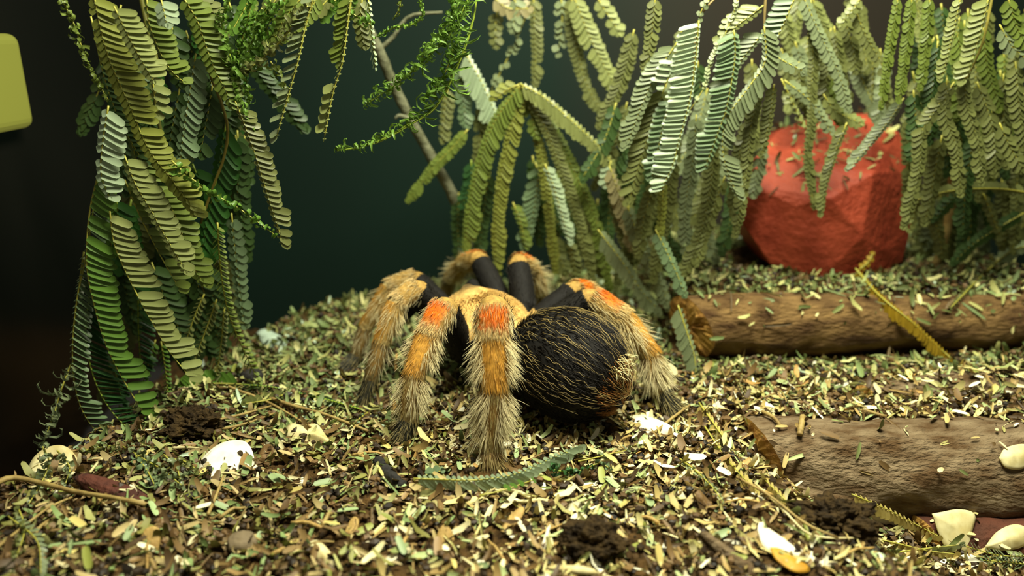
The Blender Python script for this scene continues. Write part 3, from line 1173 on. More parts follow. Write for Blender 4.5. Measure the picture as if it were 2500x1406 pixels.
spider = thing('tarantula', 'hairy black and tan tarantula with orange knees standing on the litter', 'tarantula', tbase)
obj('body', body_me, M['body'], spider, tbase)

HP, HR, HC = [], [], []


def add_hairs(base, dr, L, bend, w, c0, c1):
    s = np.array([0, 0.33, 0.68, 1.0])
    P = base[:, None] + dr[:, None] * (L[:, None] * s)[..., None] + bend[:, None] * (L[:, None] * s ** 2)[..., None]
    R = w[:, None] * np.array([1, 0.85, 0.6, 0.12])[None]
    C = c0[:, None] * (1 - s)[None, :, None] + c1[:, None] * s[None, :, None]
    return P, R, C


def flush(name, lst, parent=spider, m=None):
    P = np.vstack([a[0] for a in lst])
    R = np.vstack([a[1] for a in lst])
    C = np.vstack([a[2] for a in lst])
    V, F = tubes(P, R, 3)
    cols = np.repeat(C[:, :, None], 3, axis=2).reshape(-1, 3)
    o = obj(name, mesh_np(name, V, [F], cols), m or M['hair'], parent, tbase)
    o['kind'] = 'stuff'
    return o


def jit(c, n, a=0.2):
    return c[None] * rng.uniform(1 - a, 1 + a, (n, 1))


def colmix(cf, tipf, n, cph, t, mix):
    a, b = jit(cf, n), jit(tipf, n)
    if mix is not None:
        col, lo, hi, t0, t1 = mix
        f = np.clip((cph + rng.normal(0, 0.28, n) - lo) / (hi - lo), 0, 1) * np.clip((t1 + rng.normal(0, 0.05, n) - t) / 0.25, 0, 1) * np.clip((t - t0 + 0.05) / 0.1, 0, 1)
        f = f[:, None]
        a = a * (1 - f) + jit(col, n) * f
        b = b * (1 - f) + jit(col * 1.08, n) * f
    return a, b


DENS = {'L4': 1.6, 'L3': 1.2, 'R4': 1.1, 'L2': 0.55, 'L1': 0.5, 'R3': 0.6, 'R2': 0.6, 'R1': 0.4}
leg_h = []
for (A, B, r0, r1, kind, nm, dv) in SEGS:
    if kind == 'coxa':
        continue
    dens = DENS[nm]
    Ls = np.linalg.norm(B - A)
    ax = unit(B - A)
    s_ = unit(np.cross(ax, dv))

    def gen(n, lay, lmin, lmax, w, cf, tipf, tmin=0.0, tmax=1.0, dmin=-1.1, dmax=1.1, grav=0.0, mix=None):
        t = rng.uniform(tmin, tmax, n)
        ph = rng.uniform(0, 2 * math.pi, n)
        rd = np.cos(ph)[:, None] * dv + np.sin(ph)[:, None] * s_
        ok = (np.cos(ph) > dmin) & (np.cos(ph) < dmax)
        t, rd, cph = t[ok], rd[ok], np.cos(ph)[ok]
        n = len(t)
        base = A + (B - A) * t[:, None] + rd * ((r0 + (r1 - r0) * t) * 0.93)[:, None]
        l2 = np.clip(lay + rng.normal(0, 0.12, n), 0.05, 0.98)[:, None]
        dr = unit(ax * l2 + rd * (1 - l2) + rng.normal(0, 0.08, (n, 3)))
        L = rng.uniform(lmin, lmax, n) * {'L4': 1.0, 'L3': 0.8, 'R4': 0.9, 'L2': 0.72, 'L1': 0.72, 'R1': 0.8, 'R2': 0.85, 'R3': 0.8}[nm]
        bend = ax * 0.25 + np.array([0, 0, -grav]) + rng.normal(0, 0.06, (n, 3))
        leg_h.append(add_hairs(base, dr, L, bend, np.full(n, w) * rng.uniform(0.7, 1.3, n), *colmix(cf, tipf, n, cph, t, mix)))

    if kind == 'femur':
        gen(int(900 * dens), 0.75, 0.08, 0.16, 0.008, BC['black'], BC['black'], 0.0, 0.9)
        gen(int(60 * dens), 0.6, 0.2, 0.35, 0.006, BC['black'], BC['grey'], 0.0, 0.85)
    elif kind == 'patella':
        mx = None if nm in ('L1', 'L2') else (BC['orange'], 0.45, 0.85, -0.02, 0.85)
        gen(int(1900 * dens), 0.86, 0.08, 0.19, 0.0085, BC['tan'], BC['cream'], -0.08, 1.0, mix=mx)
        gen(int(330 * dens), 0.85, 0.10, 0.2, 0.008, BC['gold'], BC['cream'], 0.7, 1.0)
        gen(int(170 * dens), 0.66, 0.2, 0.38, 0.006, BC['tan'], BC['white'], 0.0, 0.85, -1.1, 0.5)
    elif kind == 'tibia':
        gen(int(1900 * dens), 0.9, 0.10, 0.20, 0.0085, BC['tan'] * 0.8, BC['pale'], 0.0, 0.96, mix=(BC['gold'], -0.1, 0.8, 0.0, 1.3))
        gen(int(520 * dens), 0.5, 0.24, 0.48, 0.0068, BC['tan'] * 1.1, BC['white'], 0.0, 0.66, -1.1, 0.75)
    elif kind == 'metatarsus':
        bc = BC['brown'] if nm in ('L4', 'L3', 'R4') else BC['brown'] * 0.35
        gen(int(1200 * dens), 0.9, 0.10, 0.2, 0.008, bc * 0.8, BC['pale'] * (1 if nm in ('L4', 'L3', 'R4') else 0.5), 0.0, 1.0)
        gen(int((560 if nm in ('L4', 'L3', 'R4') else 160) * dens), 0.5, 0.24, 0.5, 0.0068, bc * 1.1, BC['white'], 0.0, 0.7, -1.1, 0.95)
    elif kind == 'tarsus':
        tc_ = BC['brown'] if nm == 'L4' else BC['grey']
        gen(int(600 * dens), 0.8, 0.1, 0.22, 0.008, tc_ * 0.7, tc_)
        gen(int(160 * dens), 0.65, 0.2, 0.35, 0.006, tc_, BC['pale'])
flush('leg_hair', leg_h)

# carapace fringe and down
d, s, u = frame(CAR_D)
n = 1500
ph = rng.uniform(0, 2 * math.pi, n)
rd = np.cos(ph)[:, None] * d * 1.18 + np.sin(ph)[:, None] * s
base = CAR_C + rd * 0.93 + u * rng.uniform(-0.02, 0.14, n)[:, None]
car_h = [add_hairs(base, unit(unit(rd) * 0.8 - u * 0.35 - d * 0.25 + rng.normal(0, 0.2, (n, 3))), rng.uniform(0.1, 0.26, n), -u[None].repeat(n, 0) * 0.3, np.full(n, 0.008),
                   jit(BC['carapace'], n), jit(BC['white'], n))]
n = 5000
th = rng.uniform(0, 1, n) ** 0.5
ph = rng.uniform(0, 2 * math.pi, n)
X, Y = th * np.cos(ph), th * np.sin(ph)
Z = np.sqrt(np.maximum(1 - th ** 2, 0))
base = CAR_C + d * (X * 1.16)[:, None] + s * (Y * 0.98)[:, None] + u * (Z * 0.66)[:, None]
ek = np.exp(-((X - 0.6) / 0.2) ** 2 - (Y / 0.4) ** 2)[:, None]
cc = jit(BC['carapace'], n, 0.15) * (1 - 0.8 * ek) + BC['black'] * 0.8 * ek
nr = unit(d * X[:, None] + s * Y[:, None] + u * (Z * 1.8)[:, None])
car_h.append(add_hairs(base, unit(nr * 0.3 - d * 0.5 + (d * X[:, None] + s * Y[:, None]) * 0.6), rng.uniform(0.06, 0.12, n), nr * 0, np.full(n, 0.010), cc * 0.95, cc * 1.1))
flush('carapace_down', car_h)

# abdomen: velvet, long golden hairs, tuft at the rear
d, s, u = frame(ABD_D)


def abd_pts(n, xmin=-0.9, xmax=0.99):
    X = rng.uniform(xmin, xmax, n)
    ph = rng.uniform(0, 2 * math.pi, n)
    q = np.sqrt(1 - X ** 2)
    w = 1.0 + 0.10 * X - 0.06 * X * X
    yy, zz = q * np.cos(ph), q * np.sin(ph)
    base = ABD_C + d * (X * AA)[:, None] + s * (yy * w * AB)[:, None] + u * (zz * w * AB)[:, None]
    nr = unit(d * (X / AA)[:, None] + s * (yy / AB)[:, None] + u * (zz / AB)[:, None])
    tg = unit(d[None] - nr * (nr @ d)[:, None])
    return X, base, nr, tg


ab_h = []
X, base, nr, tg = abd_pts(7000)
n = len(X)
c = jit(np.array(lin((20, 15, 9))), n, 0.5)
ab_h.append(add_hairs(base, unit(tg * 0.85 + nr * 0.3 + rng.normal(0, 0.1, (n, 3))), rng.uniform(0.08, 0.18, n), nr * 0, np.full(n, 0.009), c, c * 1.2))
X, base, nr, tg = abd_pts(660)
n = len(X)
g0 = np.array(lin((104, 84, 44)))
g1 = np.array(lin((182, 162, 102)))
low = (nr[:, 2] > -0.35)
X, base, nr, tg = X[low], base[low], nr[low], tg[low]
n = len(X)
L = rng.uniform(0.3, 0.58, n)
P, R, C = add_hairs(base + nr * 0.05, unit(tg * 0.93 + nr * 0.22 + rng.normal(0, 0.06, (n, 3))), L, nr * -0.22 + np.array([0, 0, -0.08]), np.full(n, 0.0066), jit(g0, n, 0.3), jit(g1, n, 0.3))
P[:, 1] += np.cross(nr, tg) * rng.normal(0.02, 0.02, (n, 1))
P[:, 2] -= np.cross(nr, tg) * rng.normal(0.02, 0.02, (n, 1))
ab_h.append((P, R, C))
X, base, nr, tg = abd_pts(420, 0.80, 0.99)
n = len(X)
o0, o1 = np.array(lin((150, 84, 30))), np.array(lin((214, 160, 92)))
ab_h.append(add_hairs(base, unit(tg * 0.7 + nr * 0.25 + u * -0.15 + rng.normal(0, 0.1, (n, 3))), rng.uniform(0.2, 0.45, n), nr * -0.35, np.full(n, 0.008), jit(o0, n, 0.3), jit(o1, n, 0.3)))
tp = ABD_C + ABD_D * 1.15 + u * 0.55 - s * 0.0
sel = np.linalg.norm(base - tp, axis=1) < 0.42
b2, n2, t2 = base[sel], nr[sel], tg[sel]
k = len(b2)
ab_h.append(add_hairs(b2 + n2 * 0.06, unit(t2 * 0.4 + n2 * 0.4 + rng.normal(0, 0.3, (k, 3))), rng.uniform(0.15, 0.35, k), n2 * -0.2, np.full(k, 0.009), jit(BC['pale'], k), jit(BC['white'], k)))
flush('abdomen_hair', ab_h)

# ------------------------------------------------------------------ feathery branches
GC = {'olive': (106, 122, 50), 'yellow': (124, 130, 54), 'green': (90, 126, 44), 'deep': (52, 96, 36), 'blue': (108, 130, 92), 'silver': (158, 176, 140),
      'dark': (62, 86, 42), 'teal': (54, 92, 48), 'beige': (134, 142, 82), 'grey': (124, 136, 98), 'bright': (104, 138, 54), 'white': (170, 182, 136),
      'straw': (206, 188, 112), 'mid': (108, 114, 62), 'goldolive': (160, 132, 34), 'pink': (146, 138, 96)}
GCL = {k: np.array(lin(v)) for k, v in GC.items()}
LM = {}
for k, v in GC.items():
    LM[k] = mat('leaflet_%s' % k, v, 0.34 if k in ('silver', 'blue', 'white', 'grey') else 0.42, rand=0.09, transl=0.2, spec=0.6 if k in ('silver', 'white', 'blue') else 0.4)
PROTO = {}


def proto(col, kind):
    if (col, kind) not in PROTO:
        T = {'flat': T_FLAT, 'curl': T_CURL}[kind]
        me = mesh_np('leaflet', T[0], [T[1], T[2]])
        me.materials.append(LM[col])
        PROTO[(col, kind)] = me
    return PROTO[(col, kind)]


def leaflet_set(Q, Yv, Rl, Ll, style, ang, sp):
    """positions and frames of leaflets along the sampled stalk"""
    out = []
    n = len(Q)
    tan = unit(np.gradient(Q, axis=0))
    for side, base_len in ((1, Rl), (-1, Ll)):
        if base_len <= 0:
            continue
        for i in range(1, n):
            t = i / (n - 1)
            if style == 'sparse' and random.random() < 0.4:
                continue
            if random.random() < 0.03:
                continue
            prof = 0.72 + 0.28 * math.sin(math.pi * min(1, t * 1.25 + 0.1)) if t < 0.75 else 1.0 - 0.5 * ((t - 0.75) / 0.25) ** 1.5
            l = base_len * prof * random.uniform(0.92, 1.08)
            tx, ty = tan[i]
            nx, ny = ty * side, -tx * side
            a = math.radians(ang + random.gauss(0, 2.5) + (22 * (t > 0.93)))
            if style == 'curl':
                a += random.gauss(0, 0.4)
            dx, dy = nx * math.cos(a) + tx * math.sin(a), ny * math.cos(a) + ty * math.sin(a)
            O = at(Q[i, 0], Q[i, 1], Yv[i])
            sc = depth_of(O) / FPX
            k = random.gauss(0.18, 0.05) if style != 'curl' else random.gauss(0, 0.4)
            D = RT * dx - UP * dy + FW * k
            base_tw = {'flat': 7, 'silver': 26, 'thin': 62, 'curl': 0, 'sparse': 25}[style]
            tw = math.radians(base_tw + random.gauss(0, 3.5 if style != 'curl' else 60)) * side
            D = unit(D)
            N0 = -FW - D * np.dot(-FW, D)
            N0 = unit(N0)
            B = np.cross(N0, D)
            Nn = N0 * math.cos(tw) + B * math.sin(tw)
            L = l * sc * (1 + k * k * 0.5) * (1.3 if style == 'curl' else 1.08)
            wr = {'flat': 1.3, 'silver': 1.25, 'thin': 0.95, 'curl': 1.35, 'sparse': 1.5}[style]
            out.append((O, D, Nn, L, sp * sc * wr))
    return out


TOTAL = [0]


def frond(name, label, cat, base_px, rows, stems=(), limit=200, group=None):
    """rows: (pts, Y0, Y1, R, L, colour, style, angle, spacing)"""
    base = at(*base_px)
    t = thing(name, label, cat, base, group)
    for (pts, Y0, Y1, w0, w1, c) in stems:
        Q = spline(np.array(pts, float), 24)
        P = np.array([at(q[0], q[1], Y0 + (Y1 - Y0) * i / 23) for i, q in enumerate(Q)])
        R = np.array([(w0 + (w1 - w0) * i / 23) / 2 * depth_of(P[i]) / FPX for i in range(24)])
        R *= 1 + rng.normal(0, 0.05, 24)
        V, F = tubes(P[None], R[None], 8)
        cv = np.tile(GCL[c] if c in GCL else np.array(lin(c)), (len(V), 1)) * rng.uniform(0.75, 1.1, (24, 1)).repeat(8, 0)
        obj('stem', mesh_np('stem', V, [F, tube_caps(V, F, 1, 24, 8)], cv), M['stem'], t, P[0])
    cnt = 0
    extra = []
    for row in rows:
        pts, Y0, Y1, Rl, Ll, col, style, ang, sp = row
        Pp = np.array(pts, float)
        ln = np.sum(np.linalg.norm(np.diff(Pp, axis=0), axis=1))
        n = max(5, int(ln / sp))
        Q = spline(Pp, n)
        if Y0 == 'g':
            Yv = []
            for q in Q:
                h = hit_px(q[0], q[1])
                Yv.append(h[0][1] * (1 - Y1 / np.linalg.norm(h[0] - CAM)) if h else Yv[-1])
            Yv = np.array(Yv)
            for _ in range(6):
                Yv[1:-1] = (Yv[:-2] + Yv[1:-1] * 2 + Yv[2:]) / 4
        else:
            Yv = np.linspace(Y0, Y1, n)
        P = np.array([at(Q[i, 0], Q[i, 1], Yv[i]) for i in range(n)])
        w = 4.6 if style != 'curl' else 5.0
        R = np.array([w / 2 * (1 - 0.5 * i / (n - 1)) * depth_of(P[i]) / FPX for i in range(n)])
        V, F = tubes(P[None], R[None], 5)
        rc = np.array(lin((168, 164, 66))) if col not in ('teal', 'deep', 'bright') else np.array(lin((140, 160, 50)))
        pin = obj('leaf_stalk', mesh_np('leaf_stalk', V, [F, tube_caps(V, F, 1, n, 5)], np.tile(rc, (len(V), 1))), M['stem'], t, P[0])
        ls = leaflet_set(Q, Yv, Rl, Ll, style, ang, sp)
        bp = wloc(pin)
        kind = 'curl' if style == 'curl' else 'flat'
        for (O, D, Nn, L, W) in ls:
            if cnt < limit:
                B = np.cross(Nn, D)
                o = bpy.data.objects.new('leaflet', proto(col, kind))
                COL.objects.link(o)
                o.parent = pin
                Mx = Matrix(((D[0], B[0], Nn[0], 0), (D[1], B[1], Nn[1], 0), (D[2], B[2], Nn[2], 0), (0, 0, 0, 1)))
                o.matrix_local = Matrix.Translation(Vector((O - bp) * S)) @ Mx @ Matrix.Diagonal((L, W, L, 1))
                cnt += 1
            else:
                extra.append((O, D, Nn, L, W, GCL[col] * random.uniform(0.84, 1.16), kind))
    TOTAL[0] += cnt
    if extra:
        pr = []
        for kind, T in (('flat', T_FLAT), ('curl', T_CURL)):
            e = [x for x in extra if x[6] == kind]
            if not e:
                continue
            V, tr, q = batch(T, np.array([x[0] for x in e]), np.array([x[1] for x in e]), np.array([x[2] for x in e]), np.array([x[3] for x in e]), np.array([x[4] for x in e]))
            pr.append((V, [tr, q], np.repeat(np.array([x[5] for x in e]), len(T[0]), 0)))
        o = obj('leaflets', join_batches('leaflets', pr), M['leaf'], t, base)
        o['kind'] = 'stuff'
    return t


# templates are unit sized; object leaflets are scaled in metres, so shrink the prototype from cm
def fix_protos():
    for me in PROTO.values():
        pass


F_, SV, TH, CU, SP = 'flat', 'silver', 'thin', 'curl', 'sparse'
frond('hanging_frond', 'long green frond cluster hanging at the left with pale stalks, reaching the ground', 'frond', (345, -20, 18.2), [
    ([(228, -15), (262, 130), (316, 256), (363, 363), (427, 448), (474, 516)], 17.6, 17.3, 60, 24, 'yellow', F_, 30, 16),
    ([(247, 400), (222, 500), (212, 590), (213, 660), (228, 735), (256, 833), (299, 923), (363, 1028)], 17.5, 17.2, 62, 0, 'green', F_, 26, 16),
    ([(268, 515), (278, 590), (299, 645), (341, 731), (384, 808), (412, 855), (463, 920)], 17.4, 17.1, 60, 0, 'beige', F_, 28, 16),
    ([(265, 258), (253, 330), (246, 400), (250, 440), (266, 478)], 17.2, 17.2, 52, 16, 'silver', F_, 22, 15),
    ([(278, 15), (300, 60), (325, 110), (350, 155), (374, 195)], 17.2, 17.2, 48, 18, 'beige', F_, 26, 14),
    ([(304, 379), (332, 451), (366, 507), (394, 559), (430, 620), (450, 658)], 17.4, 17.1, 50, 14, 'beige', F_, 30, 16),
    ([(304, 438), (343, 530), (373, 589), (401, 641), (437, 702)], 17.6, 17.4, 48, 0, 'olive', F_, 30, 16),
    ([(386, 459), (425, 520), (455, 607), (476, 658), (498, 690)], 17.8, 17.7, 44, 20, 'olive', F_, 30, 15),
    ([(284, 480), (296, 594), (320, 680), (350, 770)], 17.9, 17.8, 54, 0, 'deep', F_, 35, 15),
    ([(222, 40), (250, 170), (275, 250), (300, 310), (346, 388)], 18.0, 17.9, 40, 0, 'dark', F_, 30, 14),
    ([(310, 300), (330, 380), (352, 440), (372, 480)], 18.1, 18.0, 75, 10, 'olive', F_, 25, 16),
    ([(258, 470), (262, 540), (272, 600)], 18.0, 18.0, 52, 20, 'green', F_, 35, 15),
], stems=[([(342, -20), (358, 60), (382, 150), (376, 210), (392, 320), (420, 430)], 18.4, 18.2, 14, 8, (92, 92, 30))])
frond('hanging_frond', 'blue-green narrow-leaved frond curving down to the ground at the left', 'frond', (212, 560, 18.2), [
    ([(240, 440), (209, 632), (188, 731), (177, 859), (188, 965), (226, 1042), (299, 1105)], 18.0, 16.9, 46, 8, 'blue', TH, 30, 15),
    ([(222, 700), (209, 816), (230, 923), (273, 1004), (330, 1055), (420, 1085)], 17.8, 16.9, 56, 0, 'teal', TH, 30, 13),
    ([(205, 615), (190, 720), (183, 799)], 18.2, 18.1, 14, 10, 'grey', TH, 30, 12),
    ([(337, 700), (338, 800), (345, 905)], 18.4, 18.3, 44, 6, 'teal', TH, 30, 13),
    ([(255, 740), (262, 820), (285, 920), (300, 985)], 18.0, 17.7, 30, 0, 'teal', TH, 35, 12),
    ([(175, 885), (150, 950), (135, 1000), (104, 1088)], 17.4, 16.4, 44, 10, 'grey', CU, 30, 6),
])
frond('hanging_frond', 'olive frond hanging from the dark stem at the upper left', 'frond', (440, -20, 18.2), [
    ([(358, -10), (362, 47), (375, 89), (394, 134), (420, 174), (446, 198)], 17.7, 17.6, 46, 8, 'olive', F_, 20, 15),
    ([(392, -5), (400, 25), (406, 55)], 17.4, 17.3, 34, 24, 'silver', F_, 30, 15),
    ([(372, 190), (378, 240), (382, 275)], 17.6, 17.6, 40, 10, 'beige', F_, 30, 15),
    ([(445, -10), (480, 47), (501, 106), (522, 164), (546, 211), (567, 256)], 17.9, 17.9, 46, 24, 'olive', F_, 22, 14),
    ([(478, 130), (468, 200), (455, 280), (445, 350), (440, 400)], 18.2, 18.1, 44, 16, 'blue', F_, 38, 16),
    ([(520, 200), (505, 290), (490, 370)], 18.4, 18.3, 42, 34, 'dark', F_, 40, 16),
    ([(440, 210), (425, 290), (410, 380)], 18.6, 18.5, 50, 30, 'dark', F_, 40, 17),
    ([(574, 246), (596, 300), (610, 340), (622, 372), (647, 454), (663, 505), (690, 592)], 17.9, 17.8, 40, 8, 'mid', F_, 32, 14),
    ([(410, 60), (425, 130), (440, 200)], 18.6, 18.6, 40, 34, 'dark', F_, 40, 16),
], stems=[([(445, -20), (492, 90), (514, 183), (540, 250), (556, 318), (545, 390), (522, 450), (505, 500), (490, 545)], 18.2, 18.4, 9, 6, (112, 100, 36))])
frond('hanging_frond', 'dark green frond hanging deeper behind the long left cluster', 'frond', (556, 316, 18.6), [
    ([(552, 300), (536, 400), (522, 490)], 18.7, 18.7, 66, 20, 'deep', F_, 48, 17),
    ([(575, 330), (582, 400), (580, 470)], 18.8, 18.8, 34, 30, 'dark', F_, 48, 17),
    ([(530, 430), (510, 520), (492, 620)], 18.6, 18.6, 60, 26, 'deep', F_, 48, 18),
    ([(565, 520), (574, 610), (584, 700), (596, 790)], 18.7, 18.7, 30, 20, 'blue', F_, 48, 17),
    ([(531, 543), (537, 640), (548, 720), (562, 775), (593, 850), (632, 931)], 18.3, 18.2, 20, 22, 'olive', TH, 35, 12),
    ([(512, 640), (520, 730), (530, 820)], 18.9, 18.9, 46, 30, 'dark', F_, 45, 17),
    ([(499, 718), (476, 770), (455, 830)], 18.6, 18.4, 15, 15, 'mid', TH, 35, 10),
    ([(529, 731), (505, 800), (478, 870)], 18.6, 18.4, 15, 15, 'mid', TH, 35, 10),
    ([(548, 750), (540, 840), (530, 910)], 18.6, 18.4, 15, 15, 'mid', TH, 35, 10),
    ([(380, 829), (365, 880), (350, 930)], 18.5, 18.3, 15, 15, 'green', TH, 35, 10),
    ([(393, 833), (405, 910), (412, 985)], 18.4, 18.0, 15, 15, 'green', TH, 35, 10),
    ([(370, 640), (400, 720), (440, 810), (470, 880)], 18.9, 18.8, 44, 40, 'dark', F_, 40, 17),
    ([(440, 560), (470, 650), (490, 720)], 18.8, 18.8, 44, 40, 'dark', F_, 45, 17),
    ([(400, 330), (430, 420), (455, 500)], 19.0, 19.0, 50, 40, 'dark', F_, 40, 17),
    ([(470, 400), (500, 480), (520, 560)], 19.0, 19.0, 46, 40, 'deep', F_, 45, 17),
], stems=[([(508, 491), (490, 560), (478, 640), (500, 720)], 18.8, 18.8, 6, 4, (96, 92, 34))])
frond('curled_frond', 'thin bright stalk with curled leaflets jutting right from the left cluster', 'frond', (419, 392, 17.2), [
    ([(419, 392), (460, 430), (524, 474), (588, 512), (668, 571)], 17.2, 17.3, 20, 22, 'green', CU, 40, 12),
])
frond('curled_frond', 'thin dark curled frond hanging in front of the dark left wall', 'frond', (150, -10, 17.6), [
    ([(148, -10), (185, 70), (202, 124), (227, 180), (263, 242)], 17.7, 17.5, 20, 20, 'olive', CU, 30, 7),
])
frond('curled_frond', 'bushy bright green curled frond at the top left of centre', 'frond', (620, -20, 18.4), [
    ([(562, -10), (542, 60), (560, 130), (578, 210), (602, 290), (625, 340)], 18.0, 18.0, 26, 24, 'bright', CU, 40, 7),
    ([(615, -10), (600, 70), (575, 150), (580, 220)], 18.1, 18.1, 24, 24, 'green', CU, 40, 7),
    ([(660, 0), (625, 80), (600, 160), (610, 250)], 18.1, 18.1, 30, 30, 'bright', CU, 40, 7),
    ([(700, -10), (660, 50), (640, 110), (630, 170)], 18.2, 18.2, 34, 30, 'green', CU, 40, 8),
    ([(752, 15), (700, 82), (655, 130), (600, 175)], 18.0, 18.0, 34, 34, 'mid', CU, 30, 8),
    ([(740, -10), (700, 40), (670, 90)], 18.3, 18.3, 36, 36, 'olive', F_, 40, 14),
    ([(660, 150), (690, 195), (700, 245)], 18.3, 18.3, 24, 24, 'olive', CU, 40, 9),
    ([(480, -10), (520, 30), (545, 80)], 18.3, 18.3, 30, 20, 'mid', F_, 40, 13),
    ([(790, -15), (830, 10), (870, 40), (905, 60)], 18.4, 18.4, 26, 30, 'green', CU, 40, 8),
    ([(640, 20), (620, 60), (610, 120), (590, 150)], 18.5, 18.5, 40, 36, 'green', F_, 40, 13),
], limit=180)
frond('hanging_frond', 'pale olive leaf stalk hanging straight, left of the two in the gap', 'frond', (768, -20, 17.8), [
    ([(770, -15), (747, 59), (730, 140), (705, 230), (676, 332)], 17.8, 17.8, 0, 42, 'grey', SP, 30, 12),
    ([(768, -15), (746, 62), (729, 143), (704, 232), (677, 328)], 17.75, 17.75, 4, 16, 'beige', TH, 62, 14),
])
frond('hanging_frond', 'pale olive leaf stalk hanging straight, right of the two in the gap', 'frond', (858, -20, 17.8), [
    ([(860, -15), (849, 60), (841, 110), (835, 150)], 17.8, 17.8, 0, 40, 'olive', F_, 30, 12),
    ([(858, -15), (848, 62), (836, 150), (812, 230), (792, 338)], 17.75, 17.75, 4, 18, 'beige', TH, 62, 15),
    ([(824, 190), (812, 230), (792, 330)], 17.8, 17.8, 0, 30, 'beige', SP, 30, 18),
])
frond('hanging_frond', 'short silvery leaf stalk in front of the grey branch', 'frond', (898, -20, 18.6), [
    ([(898, -12), (903, 40), (908, 90), (917, 165)], 18.6, 18.6, 12, 20, 'silver', TH, 60, 12),
    ([(885, -10), (880, 50), (890, 110)], 18.9, 18.9, 26, 24, 'mid', F_, 40, 13),
])
frond('curled_frond', 'long arching bright green curled frond, lower of the two in the centre', 'frond', (1163, -20, 18.8), [
    ([(1164, -15), (1155, 51), (1125, 145), (1069, 256), (1005, 303), (916, 350), (822, 368)], 18.8, 18.6, 0, 0, 'bright', CU, 30, 7),
    ([(1158, 40), (1122, 145), (1066, 254), (1003, 302)], 18.8, 18.7, 6, 66, 'bright', CU, 20, 5),
    ([(1003, 300), (960, 326), (916, 348), (870, 362), (822, 367)], 18.7, 18.6, 6, 32, 'bright', CU, 20, 5),
    ([(1110, 110), (1085, 180), (1035, 245)], 18.9, 18.9, 24, 26, 'green', CU, 30, 6),
], limit=180)
frond('curled_frond', 'bright green curled frond, upper of the two in the centre', 'frond', (1146, -20, 19.2), [
    ([(1148, -15), (1104, 77), (1052, 132), (967, 205), (890, 257)], 19.1, 19.0, 24, 38, 'bright', CU, 30, 5),
    ([(1110, -10), (1104, 50), (1085, 110)], 19.3, 19.3, 22, 22, 'green', CU, 30, 7),
    ([(1130, -10), (1075, 80), (1020, 140)], 19.4, 19.4, 24, 24, 'bright', CU, 30, 7),
], limit=180)
frond('curled_frond', 'small yellow-green budding frond above the centre', 'frond', (1027, -20, 18.2), [
    ([(1020, -12), (1031, 38), (1005, 60), (963, 68), (918, 90)], 18.2, 18.2, 12, 12, 'bright', CU, 30, 5),
    ([(978, -12), (975, 20), (962, 45)], 18.3, 18.3, 10, 10, 'olive', CU, 30, 6),
])
br = thing('bare_branch', 'bare grey-brown branch slanting down behind the curled fronds', 'branch', at(1180, 720, 25.5))
for pts, Y0, Y1, w0, w1 in (([(850, -10), (924, 120), (954, 192), (1001, 290), (1061, 397), (1112, 491), (1140, 590), (1180, 720)], 23.0, 25.5, 26, 26),):
    Q = spline(np.array(pts, float), 40)
    P = np.array([at(q[0], q[1], Y0 + (Y1 - Y0) * i / 39) for i, q in enumerate(Q)])
    R = np.array([(w0 + (w1 - w0) * i / 39) / 2 * depth_of(P[i]) / FPX for i in range(40)]) * (1 + rng.normal(0, 0.05, 40))
    V, F = tubes(P[None], R[None], 12)
    obj('branch_wood', mesh_np('branch_wood', V, [F, tube_caps(V, F, 1, 40, 12)]), M['branch'], br, P[0])
for pts in ([(1001, 290), (975, 282), (965, 290)], [(925, 122), (960, 90), (1000, 40), (1080, 30)]):
    Q = spline(np.array(pts, float), 12)
    P = np.array([at(q[0], q[1], 23.6) for q in Q])
    V, F = tubes(P[None], np.linspace(0.07, 0.04, 12)[None], 7)
    obj('side_twig', mesh_np('side_twig', V, [F, tube_caps(V, F, 1, 12, 7)]), M['branch'], br, P[0])

AP = (1270, 205)
frond('fan_frond', 'fan-shaped frond with long leaflets stalks meeting at a point behind the tarantula', 'frond', (1270, 205, 23.0), [
    ([AP, (1205, 302), (1170, 400), (1150, 490), (1134, 602)], 23.0, 23.4, 40, 12, 'olive', F_, 38, 11),
    ([AP, (1257, 274), (1240, 350), (1222, 440), (1211, 546), (1213, 660)], 23.0, 23.4, 32, 12, 'yellow', F_, 42, 11),
    ([AP, (1327, 302), (1355, 370), (1384, 452), (1421, 570), (1447, 690)], 23.0, 23.4, 26, 14, 'mid', F_, 42, 11),
    ([AP, (1346, 311), (1407, 429), (1459, 551), (1489, 700)], 23.1, 23.5, 18, 26, 'olive', F_, 42, 11),
    ([AP, (1320, 232), (1370, 272), (1449, 344), (1494, 395)], 22.9, 22.8, 8, 38, 'beige', F_, 42, 12),
    ([(1492, 392), (1484, 420), (1480, 450)], 22.8, 22.8, 14, 22, 'silver', F_, 40, 11),
    ([(1309, 325), (1327, 405), (1341, 522), (1350, 600), (1356, 660)], 23.3, 23.6, 16, 16, 'yellow', F_, 42, 11),
    ([(1330, 400), (1350, 450), (1365, 499), (1390, 588)], 22.8, 22.8, 24, 8, 'silver', F_, 42, 11),
    ([(1388, 584), (1400, 630), (1409, 700)], 23.2, 23.4, 22, 12, 'mid', F_, 42, 11),
    ([AP, (1240, 218), (1208, 240)], 23.0, 23.0, 8, 26, 'yellow', F_, 38, 11),
    ([AP, (1290, 260), (1310, 330)], 23.2, 23.2, 26, 22, 'olive', F_, 38, 11),
    ([(1318, 400), (1311, 460), (1300, 530), (1283, 595)], 23.8, 23.9, 14, 36, 'blue', F_, 42, 12),
    ([(1252, 494), (1270, 540), (1285, 600)], 23.8, 23.8, 22, 8, 'olive', F_, 42, 11),
], stems=[([(1270, 203), (1274, 209)], 23.0, 23.0, 8, 8, 'beige')], limit=220)
